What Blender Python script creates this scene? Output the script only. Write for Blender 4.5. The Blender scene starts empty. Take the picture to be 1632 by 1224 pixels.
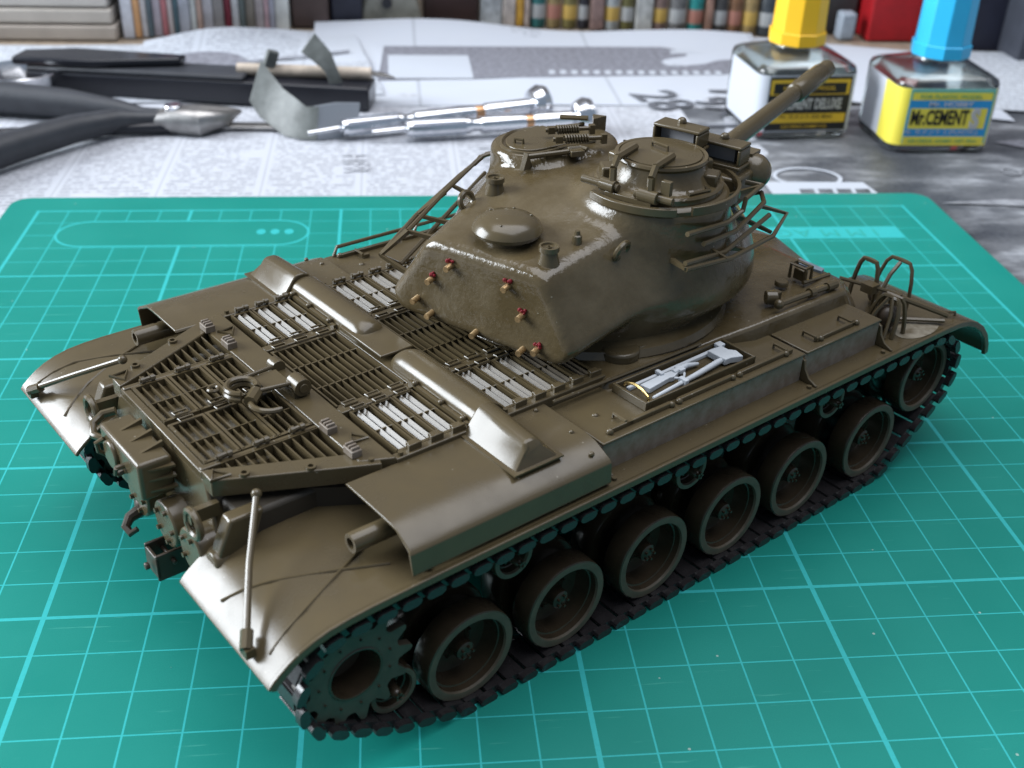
import bpy, math, random
from mathutils import Vector, Matrix, Euler
import numpy as np
random.seed(3); np.random.seed(3)
S = bpy.context.scene
S.unit_settings.system = 'METRIC'; S.unit_settings.scale_length = 0.01      # 1 unit = 1 cm
COL = S.collection
rad = math.radians
# ------------------------------------------------------------------ camera
cd = bpy.data.cameras.new('camera'); cam = bpy.data.objects.new('camera', cd); COL.objects.link(cam)
Rm = ((0.9946503475507653, 0.02197302471414708, -0.10093499047427286), (-0.09779665301686301, 0.5149532722160262, -0.8516213607538554), (0.033264106418720504, 0.8569365866961534, 0.5143473394557916))
M = Matrix(Rm).to_4x4(); M.translation = (-13.273, -22.034, 15.236)
cam.matrix_world = M
cd.lens = 40.254; cd.sensor_width = 36; cd.clip_start = .5; cd.clip_end = 600
cd.dof.use_dof = True; cd.dof.focus_distance = 22.5; cd.dof.aperture_fstop = 0.28
S.camera = cam
S.view_settings.view_transform = 'Standard'; S.view_settings.look = 'None'; S.view_settings.exposure = 0; S.view_settings.gamma = 1
S.cycles.max_bounces = 8; S.cycles.use_denoising = True
# ------------------------------------------------------------------ room light
W = bpy.data.worlds.new("World"); S.world = W; W.use_nodes = True
bg = W.node_tree.nodes['Background']; bg.inputs[0].default_value = (.62, .78, 1, 1); bg.inputs[1].default_value = .36
def area(name, loc, target, sx, sy, power, color):
    l = bpy.data.lights.new(name, 'AREA'); l.shape = 'RECTANGLE'; l.size = sx; l.size_y = sy; l.energy = power; l.color = color
    o = bpy.data.objects.new(name, l); COL.objects.link(o); o.location = loc
    o.rotation_euler = (Vector(target) - Vector(loc)).to_track_quat('-Z', 'Y').to_euler(); return o
area('window_light', (-212, 36, 94), (-8, 0, 4), 140, 118, 1250000, (.88, .94, 1))
area('ceiling_bounce', (10, 20, 200), (0, 5, 0), 220, 220, 620000, (.97, .97, 1))

# ------------------------------------------------------------------ materials
def mat(name, color=(.5,.5,.5), rough=.5, metal=0., spec=.5, coat=0., trans=0., ior=1.45, var=0., vscale=2., vcol=None, bump=0., bscale=8., rvar=0., emit=None):
    m = bpy.data.materials.new(name); m.use_nodes = True; nt = m.node_tree; N = nt.nodes; L = nt.links
    b = N['Principled BSDF']; I = b.inputs
    I['Base Color'].default_value = (*color, 1); I['Roughness'].default_value = rough; I['Metallic'].default_value = metal
    I['Specular IOR Level'].default_value = spec; I['Coat Weight'].default_value = coat; I['Transmission Weight'].default_value = trans; I['IOR'].default_value = ior
    tc = N.new('ShaderNodeTexCoord')
    if var:
        n = N.new('ShaderNodeTexNoise'); n.inputs['Scale'].default_value = vscale; n.inputs['Detail'].default_value = 6; n.inputs['Roughness'].default_value = .6
        L.new(tc.outputs['Object'], n.inputs['Vector'])
        r = N.new('ShaderNodeMapRange'); r.inputs[1].default_value = .38; r.inputs[2].default_value = .66
        L.new(n.outputs[0], r.inputs[0])
        mx = N.new('ShaderNodeMix'); mx.data_type = 'RGBA'
        mx.inputs[6].default_value = (*color, 1); mx.inputs[7].default_value = (*(vcol or tuple(c*(1-var) for c in color)), 1)
        L.new(r.outputs[0], mx.inputs[0]); L.new(mx.outputs[2], I['Base Color'])
        if rvar:
            r2 = N.new('ShaderNodeMapRange'); r2.inputs[3].default_value = rough - rvar; r2.inputs[4].default_value = rough + rvar
            L.new(r.outputs[0], r2.inputs[0]); L.new(r2.outputs[0], I['Roughness'])
    if bump:
        n = N.new('ShaderNodeTexNoise'); n.inputs['Scale'].default_value = bscale; n.inputs['Detail'].default_value = 4
        L.new(tc.outputs['Object'], n.inputs['Vector'])
        bp = N.new('ShaderNodeBump'); bp.inputs['Strength'].default_value = bump; bp.inputs['Distance'].default_value = .02
        L.new(n.outputs[0], bp.inputs['Height']); L.new(bp.outputs[0], I['Normal'])
    if name in ('olive_plastic','glossy_cast_olive_plastic'):      # dust specks and fine scuffs
        vo = N.new('ShaderNodeTexVoronoi'); vo.inputs['Scale'].default_value = 2.6; L.new(tc.outputs['Object'], vo.inputs['Vector'])
        lt = N.new('ShaderNodeMath'); lt.operation = 'LESS_THAN'; lt.inputs[1].default_value = .045; L.new(vo.outputs['Distance'], lt.inputs[0])
        ml = N.new('ShaderNodeMath'); ml.operation = 'MULTIPLY'; ml.inputs[1].default_value = .35; L.new(lt.outputs[0], ml.inputs[0])
        m2 = N.new('ShaderNodeMix'); m2.data_type = 'RGBA'; L.new(ml.outputs[0], m2.inputs[0]); src = I['Base Color'].links[0].from_socket; L.new(src, m2.inputs[6]); m2.inputs[7].default_value = (.35,.32,.26,1); L.new(m2.outputs[2], I['Base Color'])
    if emit: I['Emission Color'].default_value = (*emit, 1); I['Emission Strength'].default_value = 1
    return m
OL = (.072, .055, .029)
M_ol = mat('olive_plastic', OL, .24, spec=.5, var=.16, vscale=1.1, bump=.03, bscale=22, rvar=.06)
M_tur = mat('glossy_cast_olive_plastic', (.060,.044,.021), .19, spec=.55, var=1, vscale=.9, vcol=(.090,.070,.040), bump=.55, bscale=7, rvar=.07)
M_dk = mat('dark_brown_plastic', (.050,.036,.024), .38, var=.3, vscale=3)
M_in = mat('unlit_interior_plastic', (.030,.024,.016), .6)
M_trk = mat('black_vinyl_track', (.022,.020,.021), .22, spec=.6, var=.3, vscale=4, bump=.2)
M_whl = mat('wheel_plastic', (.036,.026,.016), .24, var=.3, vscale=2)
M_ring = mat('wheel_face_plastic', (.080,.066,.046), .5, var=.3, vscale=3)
M_brs = mat('brass_rod', (.62,.43,.22), .35, metal=.85, var=.3, vscale=20)
M_red = mat('red_lacquer', (.13,.006,.010), .3)
M_lou = mat('louvre_plastic', (.085,.07,.05), .30, spec=.55)
M_spr = mat('sprocket_plastic', (.055,.045,.033), .45, var=.3, vscale=3)
M_gry = mat('grey_resin', (.46,.49,.52), .5, var=.1)
M_scr = mat('scraped_plastic', (.125,.098,.072), .5, var=.5, vscale=5, vcol=(.17,.145,.12))
M_put = mat('grey_blue_putty', (.16,.20,.24), .6, var=.3, vscale=8)
M_wht = mat('pale_glue_stain', (.19,.17,.13), .65, var=.4, vscale=3, vcol=OL)
M_chr = mat('polished_chrome', (.72,.73,.76), .16, metal=1)
M_stl = mat('dull_steel', (.38,.37,.36), .35, metal=.9, var=.3)
M_rub = mat('black_rubber_grip', (.035,.038,.045), .42, var=.2, bump=.3)
M_blk = mat('black_enamel', (.014,.015,.02), .25)

# ------------------------------------------------------------------ mesh helpers
class MB:
    def __init__(s): s.v = []; s.f = []
    def add(s, vs, fs):
        o = len(s.v); s.v += [tuple(v) for v in vs]; s.f += [tuple(i+o for i in f) for f in fs]; return s
    def box(s, c, d, rot=None):
        x, y, z = (k/2 for k in d); R = Euler(rot).to_matrix() if rot else None
        P = [Vector((a*x, b*y, e*z)) for e in (-1,1) for a, b in ((-1,-1),(1,-1),(1,1),(-1,1))]
        if R: P = [R @ p for p in P]
        P = [p + Vector(c) for p in P]
        return s.add(P, [(3,2,1,0),(4,5,6,7),(0,1,5,4),(1,2,6,5),(2,3,7,6),(3,0,4,7)])
    def b2(s, x0, x1, y0, y1, z0, z1): return s.box(((x0+x1)/2,(y0+y1)/2,(z0+z1)/2),(abs(x1-x0),abs(y1-y0),abs(z1-z0)))
    def cyl(s, p0, p1, r, n=12, r1=None, cap=True):
        p0 = Vector(p0); p1 = Vector(p1); r1 = r if r1 is None else r1
        q = (p1-p0).to_track_quat('Z','Y'); vs = []
        for p, rr in ((p0,r),(p1,r1)):
            for k in range(n): a = 2*math.pi*k/n; vs.append(p + q @ Vector((rr*math.cos(a), rr*math.sin(a), 0)))
        fs = [(k,(k+1)%n,n+(k+1)%n,n+k) for k in range(n)]
        if cap: fs += [tuple(range(n-1,-1,-1)), tuple(range(n,2*n))]
        return s.add(vs, fs)
    def tube(s, pts, r, n=8, closed=False, cap=True):
        P = [Vector(p) for p in pts]; m = len(P); up = None; rings = []
        for i in range(m):
            a = P[(i-1)%m] if (closed or i>0) else P[i]; b = P[(i+1)%m] if (closed or i<m-1) else P[i]
            t = (b-a).normalized()
            if up is None: up = t.orthogonal().normalized()
            up = (up - t*up.dot(t)).normalized(); w = t.cross(up)
            rr = r[i] if isinstance(r,(list,tuple)) else r
            rings.append([P[i] + rr*(math.cos(2*math.pi*k/n)*up + math.sin(2*math.pi*k/n)*w) for k in range(n)])
        vs = [v for g in rings for v in g]; fs = []
        for i in range(m if closed else m-1):
            j = (i+1)%m
            for k in range(n): fs.append((i*n+k, i*n+(k+1)%n, j*n+(k+1)%n, j*n+k))
        if cap and not closed: fs += [tuple(range(n-1,-1,-1)), tuple((m-1)*n+k for k in range(n))]
        return s.add(vs, fs)
    def lathe(s, prof, n=24, M=None, arc=None):       # prof: (r, h) about local Z
        vs = []; M = M or Matrix(); m = len(prof)
        cnt = n if arc is None else n+1
        for k in range(cnt):
            a = 2*math.pi*k/n if arc is None else arc[0]+(arc[1]-arc[0])*k/n
            for r, h in prof: vs.append(M @ Vector((r*math.cos(a), r*math.sin(a), h)))
        fs = []
        for k in range(n):
            j = (k+1)%cnt
            for i in range(m-1): fs.append((k*m+i, j*m+i, j*m+i+1, k*m+i+1))
        return s.add(vs, fs)
    def prism(s, poly, h0, h1, f=lambda a,b,h:(a,b,h)):   # polygon extruded from h0 to h1
        n = len(poly)
        vs = [f(a,b,h0) for a,b in poly] + [f(a,b,h1) for a,b in poly]
        return s.add(vs, [tuple(range(n-1,-1,-1)), tuple(range(n,2*n))] + [(k,(k+1)%n,n+(k+1)%n,n+k) for k in range(n)])
    def sheet(s, poly, th, h0, h1, f=lambda a,b,h:(a,b,h)):  # open polyline with thickness, extruded
        n = len(poly); P = [Vector((a,b)) for a,b in poly]; Q = []
        for i in range(n):
            t = (P[min(i+1,n-1)] - P[max(i-1,0)]).normalized(); Q.append(P[i] + Vector((-t.y, t.x))*th)
        return s.prism([(p.x,p.y) for p in P] + [(p.x,p.y) for p in reversed(Q)], h0, h1, f) if False else s._sheet(P, Q, h0, h1, f)
    def _sheet(s, P, Q, h0, h1, f):
        n = len(P); vs = [f(p.x,p.y,h) for h in (h0,h1) for p in P] + [f(p.x,p.y,h) for h in (h0,h1) for p in Q]; fs = []
        for i in range(n-1):
            fs.append((i,i+1,n+i+1,n+i)); fs.append((2*n+i+1,2*n+i,3*n+i,3*n+i+1))
            fs.append((i+1,i,2*n+i,2*n+i+1)); fs.append((n+i,n+i+1,3*n+i+1,3*n+i))
        fs.append((0,n,3*n,2*n)); fs.append((n-1,2*n+n-1,3*n+n-1,n+n-1))
        return s.add(vs, fs)
    def ball(s, c, r, nu=12, nv=8, sc=(1,1,1)):
        vs = [(c[0], c[1], c[2]-r*sc[2])]
        for j in range(1,nv):
            b = -math.pi/2 + math.pi*j/nv
            for k in range(nu): a = 2*math.pi*k/nu; vs.append((c[0]+r*sc[0]*math.cos(b)*math.cos(a), c[1]+r*sc[1]*math.cos(b)*math.sin(a), c[2]+r*sc[2]*math.sin(b)))
        vs.append((c[0], c[1], c[2]+r*sc[2])); fs = []
        for k in range(nu):
            fs.append((0, 1+(k+1)%nu, 1+k)); fs.append((len(vs)-1, 1+(nv-2)*nu+k, 1+(nv-2)*nu+(k+1)%nu))
            for j in range(nv-2): fs.append((1+j*nu+k, 1+j*nu+(k+1)%nu, 1+(j+1)*nu+(k+1)%nu, 1+(j+1)*nu+k))
        return s.add(vs, fs)
    def mesh(s, name, m, smooth=35):
        me = bpy.data.meshes.new(name); me.from_pydata(s.v, [], s.f); me.validate(); me.materials.append(m)
        import bmesh
        bm = bmesh.new(); bm.from_mesh(me); bmesh.ops.recalc_face_normals(bm, faces=bm.faces); bm.to_mesh(me); bm.free()
        if smooth:
            me.polygons.foreach_set('use_smooth', [True]*len(me.polygons)); me.set_sharp_from_angle(angle=rad(smooth))
        return me
    def build(s, name, m, parent=None, bev=0, seg=2, smooth=35, loc=None, label=None, kind=None):
        o = bpy.data.objects.new(name, s.mesh(name, m, smooth)); COL.objects.link(o)
        if parent: o.parent = parent
        if loc: o.location = loc
        if bev:
            b = o.modifiers.new('bevel','BEVEL'); b.width = bev; b.segments = seg; b.limit_method = 'ANGLE'; b.angle_limit = rad(35); b.harden_normals = False
        if label: o['label'] = label
        if kind: o['kind'] = kind
        return o
def put(name, me, parent, loc=(0,0,0), rot=(0,0,0), scale=None):
    o = bpy.data.objects.new(name, me); COL.objects.link(o); o.parent = parent; o.location = loc; o.rotation_euler = rot
    if scale: o.scale = scale
    return o
def thing(name, label, cat, loc=(0,0,0), rotz=0, group=None):
    o = bpy.data.objects.new(name, None); COL.objects.link(o); o.location = loc; o.rotation_euler = (0,0,rotz)
    o.empty_display_size = 1; o['label'] = label; o['category'] = cat
    if group: o['group'] = group
    return o
def tag(o, label, cat, group=None):
    o['label'] = label; o['category'] = cat
    if group: o['group'] = group
    return o
def arc(cx, cy, r, a0, a1, n): return [(cx+r*math.cos(rad(a0+(a1-a0)*k/n)), cy+r*math.sin(rad(a0+(a1-a0)*k/n))) for k in range(n+1)]
def text_mesh(txt, size, m, depth=.002, sx=1., bold=0):
    c = bpy.data.curves.new('t','FONT'); c.body = txt; c.size = size; c.extrude = depth; c.align_x = 'CENTER'; c.align_y = 'CENTER'; c.offset = bold; c.resolution_u = 3
    o = bpy.data.objects.new('t', c); COL.objects.link(o); bpy.context.view_layer.update()
    me = bpy.data.meshes.new_from_object(o.evaluated_get(bpy.context.evaluated_depsgraph_get())); bpy.data.objects.remove(o)
    me.transform(Matrix.Diagonal((sx,1,1,1))); me.materials.clear(); me.materials.append(m); return me
# ------------------------------------------------------------------ printed materials
class NT:
    def __init__(s, m): s.m = m; s.N = m.node_tree.nodes; s.L = m.node_tree.links; s.b = s.N['Principled BSDF']; s.tc = s.N.new('ShaderNodeTexCoord')
    def sep(s, v): n = s.N.new('ShaderNodeSeparateXYZ'); s.L.new(v, n.inputs[0]); return n.outputs
    def m1(s, op, a, b=None, c=None):
        n = s.N.new('ShaderNodeMath'); n.operation = op
        for i, x in enumerate((a,b,c)):
            if x is None: continue
            if isinstance(x,(int,float)): n.inputs[i].default_value = x
            else: s.L.new(x, n.inputs[i])
        return n.outputs[0]
    def mix(s, f, a, b):
        n = s.N.new('ShaderNodeMix'); n.data_type = 'RGBA'; s.L.new(f, n.inputs[0])
        for i, x in ((6,a),(7,b)):
            if isinstance(x, tuple): n.inputs[i].default_value = (*x,1)
            else: s.L.new(x, n.inputs[i])
        return n.outputs[2]
    def noise(s, v, sc, det=3, rough=.5, scale3=None):
        if scale3:
            mp = s.N.new('ShaderNodeMapping'); mp.inputs['Scale'].default_value = scale3; s.L.new(v, mp.inputs[0]); v = mp.outputs[0]
        n = s.N.new('ShaderNodeTexNoise'); n.inputs['Scale'].default_value = sc; n.inputs['Detail'].default_value = det; n.inputs['Roughness'].default_value = rough
        s.L.new(v, n.inputs['Vector']); return n.outputs[0]
    def band(s, x, lo, hi): return s.m1('MULTIPLY', s.m1('GREATER_THAN', x, lo), s.m1('LESS_THAN', x, hi))
    def rng(s, x, a, b, c=0., d=1.):
        n = s.N.new('ShaderNodeMapRange'); s.L.new(x, n.inputs[0])
        for i, k in enumerate((a,b,c,d)): n.inputs[i+1].default_value = k
        return n.outputs[0]
# cutting mat: green vinyl with a printed centimetre grid, every fifth line heavier
M_mat = mat('green_cutting_mat', (.020,.26,.205), .5, spec=.2)
t = NT(M_mat); o = t.sep(t.tc.outputs['Object']); X, Y = o[0], o[1]
def gridline(c, every, hw):
    k = t.m1('DIVIDE', c, every); fr = t.m1('ABSOLUTE', t.m1('SUBTRACT', k, t.m1('ROUND', k)))
    return t.m1('LESS_THAN', t.m1('MULTIPLY', fr, every), hw)
g = t.m1('MAXIMUM', t.m1('MAXIMUM', gridline(X,1.,.017), gridline(Y,1.,.015)), t.m1('MAXIMUM', gridline(X,5.,.048), gridline(Y,5.,.040)))
g = t.m1('MULTIPLY', g, t.m1('MULTIPLY', t.band(X,-25.07,5.07), t.band(Y,-21,15.06)))
def pill(inset):   # distance to the long slot outline
    dx = t.m1('MAXIMUM', t.m1('SUBTRACT', t.m1('ABSOLUTE', t.m1('ADD', X, 20.)), 3.), 0.)
    dy = t.m1('SUBTRACT', Y, 13.1)
    return t.m1('SQRT', t.m1('ADD', t.m1('MULTIPLY', dx, dx), t.m1('MULTIPLY', dy, dy)))
d = pill(0); inside = t.m1('LESS_THAN', d, 1.03); edge = t.m1('MULTIPLY', inside, t.m1('GREATER_THAN', d, .95))
dots = None
for cx in (-17.54,-17.09,-16.64):
    ddx = t.m1('SUBTRACT', X, cx); ddy = t.m1('SUBTRACT', Y, 13.16)
    q_ = t.m1('LESS_THAN', t.m1('ADD', t.m1('MULTIPLY', ddx, ddx), t.m1('MULTIPLY', t.m1('MULTIPLY', ddy, ddy), .5)), .022)
    dots = q_ if dots is None else t.m1('MAXIMUM', dots, q_)
g = t.m1('MULTIPLY', g, t.m1('SUBTRACT', 1., inside)); g = t.m1('MAXIMUM', g, t.m1('MAXIMUM', edge, dots))
bandm = t.m1('MULTIPLY', t.band(X,-8,4.02), t.band(Y,12.2,13.17)); g = t.m1('MAXIMUM', g, bandm)
nz = t.noise(t.tc.outputs['Object'], 45, 3); nz2 = t.noise(t.tc.outputs['Object'], .35, 4); nz3 = t.noise(t.tc.outputs['Object'], 9, 6, .7)
base = t.mix(t.rng(nz2,.35,.65), (.005,.172,.136), (.009,.195,.156))
base = t.mix(t.rng(nz,.3,.75), base, (.006,.165,.138))
base = t.mix(t.m1('MULTIPLY', t.rng(nz3,.69,.78), .35), base, (.10,.24,.20))
spk = t.N.new('ShaderNodeTexVoronoi'); spk.inputs['Scale'].default_value = 1.1; t.L.new(t.tc.outputs['Object'], spk.inputs['Vector']); base = t.mix(t.m1('MULTIPLY', t.m1('LESS_THAN', spk.outputs['Distance'], .03), .6), base, (.35,.42,.38))
scr_ = t.noise(t.tc.outputs['Object'], 1., 4, .6, (.5,9.,1.)); base = t.mix(t.m1('MULTIPLY', t.rng(scr_,.66,.72), .4), base, (.07,.33,.27))
wear = t.rng(nz3,.3,.5,.75,1.)
col = t.mix(t.m1('MULTIPLY', g, wear), base, (.028,.33,.33))
t.L.new(col, t.b.inputs['Base Color']); t.L.new(t.rng(nz2,.3,.7,.42,.52), t.b.inputs['Roughness'])
bp = t.N.new('ShaderNodeBump'); bp.inputs['Strength'].default_value = .22; bp.inputs['Distance'].default_value = .01; t.L.new(nz, bp.inputs['Height']); t.L.new(bp.outputs[0], t.b.inputs['Normal'])

def newsprint(name, paper, ink, colw, line, dens=.5, photo=0., rot=0., seed=0.):
    m = mat(name, paper, .75, spec=.25); t = NT(m)
    mp = t.N.new('ShaderNodeMapping'); mp.inputs['Rotation'].default_value = (0,0,rot); mp.inputs['Location'].default_value = (seed,seed*.7,0); t.L.new(t.tc.outputs['Object'], mp.inputs[0])
    v = mp.outputs[0]; o = t.sep(v); X, Y = o[0], o[1]
    cx = t.m1('FRACT', t.m1('DIVIDE', X, colw)); ly = t.m1('FRACT', t.m1('DIVIDE', Y, line))
    inl = t.m1('MULTIPLY', t.band(cx,.06,.94), t.band(ly,.2,.72))
    blk = t.noise(v, .16, 2, .5)
    gly = t.noise(v, 5., 2, .6, (1,.6,1)); gl = t.rng(gly,.40,.55)
    has = t.m1('GREATER_THAN', blk, .5-dens*.12)
    txt = t.m1('MULTIPLY', t.m1('MULTIPLY', inl, gl), t.m1('MULTIPLY', has, .55))
    rule = t.m1('MULTIPLY', t.band(cx,.0,.018), .3)
    txt = t.m1('MAXIMUM', txt, rule)
    c = t.mix(txt, paper, ink)
    if photo:
        ph = t.noise(v, .35, 5, .6); c2 = t.mix(t.rng(ph,.38,.62), ink, tuple(k*.75 for k in paper))
        zone = t.m1('GREATER_THAN', t.noise(v, .07, 1, .5, (1,1.3,1)), 1-photo)
        c = t.mix(zone, c, c2)
    sm = t.noise(v, .5, 3); c = t.mix(t.m1('MULTIPLY', t.rng(sm,.3,.8), .12), c, (.45,.45,.44))
    t.L.new(c, t.b.inputs['Base Color']); return m
PAP = (.40,.415,.455); INK = (.10,.105,.12)
M_news = newsprint('newsprint_text', PAP, INK, 3.6, .30, .9)
M_news2 = newsprint('newsprint_columns', (.385,.41,.455), INK, 5.2, .36, .3, seed=7.)
M_news3 = newsprint('newsprint_blank_margin', (.41,.435,.485), INK, 9., .5, -1.5, seed=3.)
M_news4 = newsprint('newsprint_small_print', (.39,.415,.455), INK, 1.8, .25, 2., rot=-.25, seed=3.)
# dark photographic page
M_photo = mat('newspaper_photo_print', (.1,.1,.1), .55, spec=.35); t = NT(M_photo)
v = t.tc.outputs['Object']; a = t.noise(v, .22, 6, .55, (1,1.7,1)); b = t.noise(v, .7, 5, .6, (.6,1.6,1)); c = t.noise(v, 6, 3)
f = t.m1('ADD', t.m1('MULTIPLY', t.rng(b,.48,.68), t.rng(a,.40,.62)), t.m1('MULTIPLY', t.rng(c,.4,.6), .06))
colr = t.mix(t.rng(a,.35,.62), (.032,.036,.045), (.12,.125,.135)); colr = t.mix(f, colr, (.36,.375,.40)); t.L.new(colr, t.b.inputs['Base Color'])
M_inkp = mat('printing_ink', (.09,.095,.11), .6); M_inkg = mat('grey_halftone_ink', (.20,.205,.235), .65, var=.5, vscale=4, vcol=(.11,.11,.13))
M_inkw = mat('unprinted_paper', (.385,.41,.455), .7)

# ------------------------------------------------------------------ table and paper
M_tab = mat('table_laminate', (.30,.24,.18), .5, var=.3)
MB().b2(-75,75,-45,95,-3.4,-.42).build('table', M_tab, kind='structure')
MB().b2(-190,190,100,104,-60,170).build('wall', mat('room_wall', (.16,.15,.15), .8, var=.2, vscale=.1), kind='structure')
def paper(name, label, pts, m, z, amp=.05, seed=0., nx=50, ny=50, ridge=None, thick=.02, group='newspaper sheets spread over the table'):
    # pts: four corners (x, y), counter-clockwise from near left; a gently rumpled sheet with real thickness
    P = [Vector(p) for p in pts]; s = MB(); from mathutils import noise as nz
    vs = []
    for j in range(ny+1):
        for i in range(nx+1):
            u, w = i/nx, j/ny; p = P[0]*(1-u)*(1-w)+P[1]*u*(1-w)+P[2]*u*w+P[3]*(1-u)*w
            wob = .12*nz.noise(Vector((p.x*.35, p.y*.35, seed+5))) if (i in (0,nx) or j in (0,ny)) else 0
            h = z + amp*(nz.noise(Vector((p.x*.12+seed, p.y*.16, seed)))+.7) + amp*.35*nz.noise(Vector((p.x*.5, p.y*.5, seed+2)))
            if ridge: h += ridge(p.x, p.y, u, w)
            vs.append((p.x+wob, p.y+wob, max(h, z)))
    n = nx+1; top = len(vs); vs += [(a,b,c-thick) for a,b,c in vs]; fs = []
    for j in range(ny):
        for i in range(nx):
            k = j*n+i; fs.append((k,k+1,k+n+1,k+n)); fs.append((top+k,top+k+n,top+k+n+1,top+k+1))
    for i in range(nx): fs.append((i+1,i,top+i,top+i+1)); k = ny*n+i; fs.append((k,k+1,top+k+1,top+k))
    for j in range(ny): k = j*n; fs.append((k,k+n,top+k+n,top+k)); k += nx; fs.append((k+n,k,top+k,top+k+n))
    s.add(vs, fs); o = s.build(name, m, smooth=80); tag(o, label, 'newspaper', group); return o
def flat_print(poly, m, name, parent, z): return MB().prism(poly, z, z+.004).build(name, m, parent, smooth=0)
n1 = paper('newspaper', 'big white newspaper sheet under the pliers and screwdrivers behind the green mat', [(-48,-30),(2.2,-30),(2.0,29.8),(-48,31.5)], M_news, -.37, .06, 1)
n2 = paper('newspaper', 'plain white far newspaper sheet with a grey banner, its curled edge facing the shelf', [(-16.6,27.5),(4.6,27.8),(6.3,39.4),(-17.2,41.3)], M_news3, -.33, .05, 2,
    ridge=lambda x,y,u,w: .62*math.exp(-((w-1)/.12)**2)*(.75+.35*math.sin(x*.45))*(1-u*.5) )
n3 = paper('newspaper', 'white newspaper sheet with a printed grey oval, behind the long black case', [(-25.2,27.5),(-13.5,29.),(-15.2,40.6),(-25.4,37.4)], M_news2, -.30, .10, 4,
    ridge=lambda x,y,u,w: .5*math.exp(-((w-1)/.15)**2)*(.5+.5*math.sin(x*.6+2.)) )
n4 = paper('newspaper', 'newspaper sheet of dense small print at the far left', [(-48,27),(-25.0,28.),(-24.2,37.2),(-48,36.2)], M_news4, -.28, .05, 5)
n5 = paper('newspaper', 'dark newspaper page with blurred black and white photographs right of the mat', [(1.2,-30),(50,-30),(50,30),(-.4,27.3)], M_photo, -.34, .03, 6)
n6 = paper('newspaper', 'white strip of newspaper behind the glue bottle with the blue cap', [(4.9,29.2),(14.4,25.2),(15.4,36.6),(6.3,39.6)], M_news3, -.24, .06, 7)
n7 = paper('newspaper', 'newspaper of fine columns in the far right corner', [(13.8,27.),(48,20),(48,34.),(16.,37.)], newsprint('newsprint_stock_list', (.39,.415,.455), INK, 14., .55, 3., rot=.2, seed=9.), -.24, .08, 8)
# printing on the sheets, flat print lying on the paper
flat_print([(-13.3,31.6),(-9.3,31.6),(-9.3,35.6),(-13.3,35.6)], M_inkw, 'printed_box', n2, -.262)
flat_print([(-13.8,31.3),(3.6,32.6),(5.3,37.6),(-13.5,37.3)], M_inkg, 'printed_banner', n2, -.270)
flat_print([(1.2,36.2),(3.2,36.3),(3.4,37.0),(1.3,36.9)], M_inkw, 'printed_box', n2, -.262)
for k in range(16):
    x = -5.6+k*.55; flat_print([(x,32.4),(x+.3,32.45),(x+.34,33.1),(x+.05,33.05)], M_inkw, 'printed_letter', n2, -.262)
def print_text(txt, size, loc, rot, m, parent, sx=1., bold=0, name='printed_headline'):
    return put(name, text_mesh(txt, size, m, .003, sx, bold), parent, loc, (0,0,rot))
print_text('28', 3.1, (-1.0,28.3,-.255), -1.25, M_inkp, n1, .9, .03)
print_text('9X', 2.6, (1.55,27.4,-.235), -1.2, M_inkp, n1, .8, .03)
flat_print([(1.6,29.9),(3.2,29.9),(4.6,25.3),(4.0,25.3),(2.6,29.4),(1.6,29.6)], M_inkp, 'printed_rule', n1, -.25)
flat_print([(-.6,24.5),(3.8,24.7),(3.8,24.95),(-.6,24.8)], M_inkp, 'printed_rule', n1, -.25)
print_text('PHH', 1.5, (-9.3,21.0,-.27), -1.5, mat('faint_ink', (.34,.35,.38), .7), n1, .8)
print_text('HFR', 1.4, (-14.7,20.3,-.27), -1.5, bpy.data.materials['faint_ink'], n1, .8)
flat_print([(-21.9+1.9*math.cos(a), 33.5+1.9*math.sin(a)) for a in [k*math.pi/16 for k in range(32)]], M_inkg, 'printed_oval', n3, -.10)
flat_print([(-20,33.5),(-17,34.7),(-15.2,35.6),(-15.2,35.9),(-17,35.0),(-20,33.8)], M_inkg, 'printed_line', n3, -.10)
# lighter outlined symbols printed on the dark page
for rad_, cx, cy, nm in ((1.05,2.7,18.6,'printed_ring'),):
    MB().sheet([(cx+rad_*1.3*math.cos(a*math.pi/14), cy+rad_*math.sin(a*math.pi/14)) for a in range(29)], .16, -.27, -.262).build(nm, M_inkw, n5, smooth=0)
for k in range(4): flat_print([(1.9+k*.72,16.9),(2.45+k*.72,16.9),(2.5+k*.72,17.3),(1.95+k*.72,17.3)], M_photo, 'printed_cell', n5, -.250)
flat_print([(.8,16.6),(4.9,16.6),(4.7,18.0),(.8,18.1)], M_inkw, 'printed_table', n5, -.262)
mat('pale_halftone', (.14,.145,.16), .6, var=.6, vscale=1.2, vcol=(.27,.28,.30))
flat_print([(13.0,20.3),(14.6,20.1),(14.9,21.4),(13.9,21.9)], M_inkw, 'printed_box', n5, -.262)
flat_print([(14.9,20.6),(16.4,20.1),(16.6,20.8),(15.2,21.6)], M_inkw, 'printed_box', n5, -.262)
for P_, m_ in (([(6.9,15.9),(9.5,16.2),(14.5,15.5),(14.2,15.0),(9.5,15.6)], bpy.data.materials['pale_halftone']), ([(12.2,22.6),(15.4,23.2),(16.6,21.9),(13.4,21.7)], M_inkg)):
    flat_print(P_, m_, 'printed_picture', n5, -.262)
print_text('OCX', 1.2, (11.9,18.6,-.262), -.6, bpy.data.materials['pale_halftone'], n5, 1.)

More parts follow.
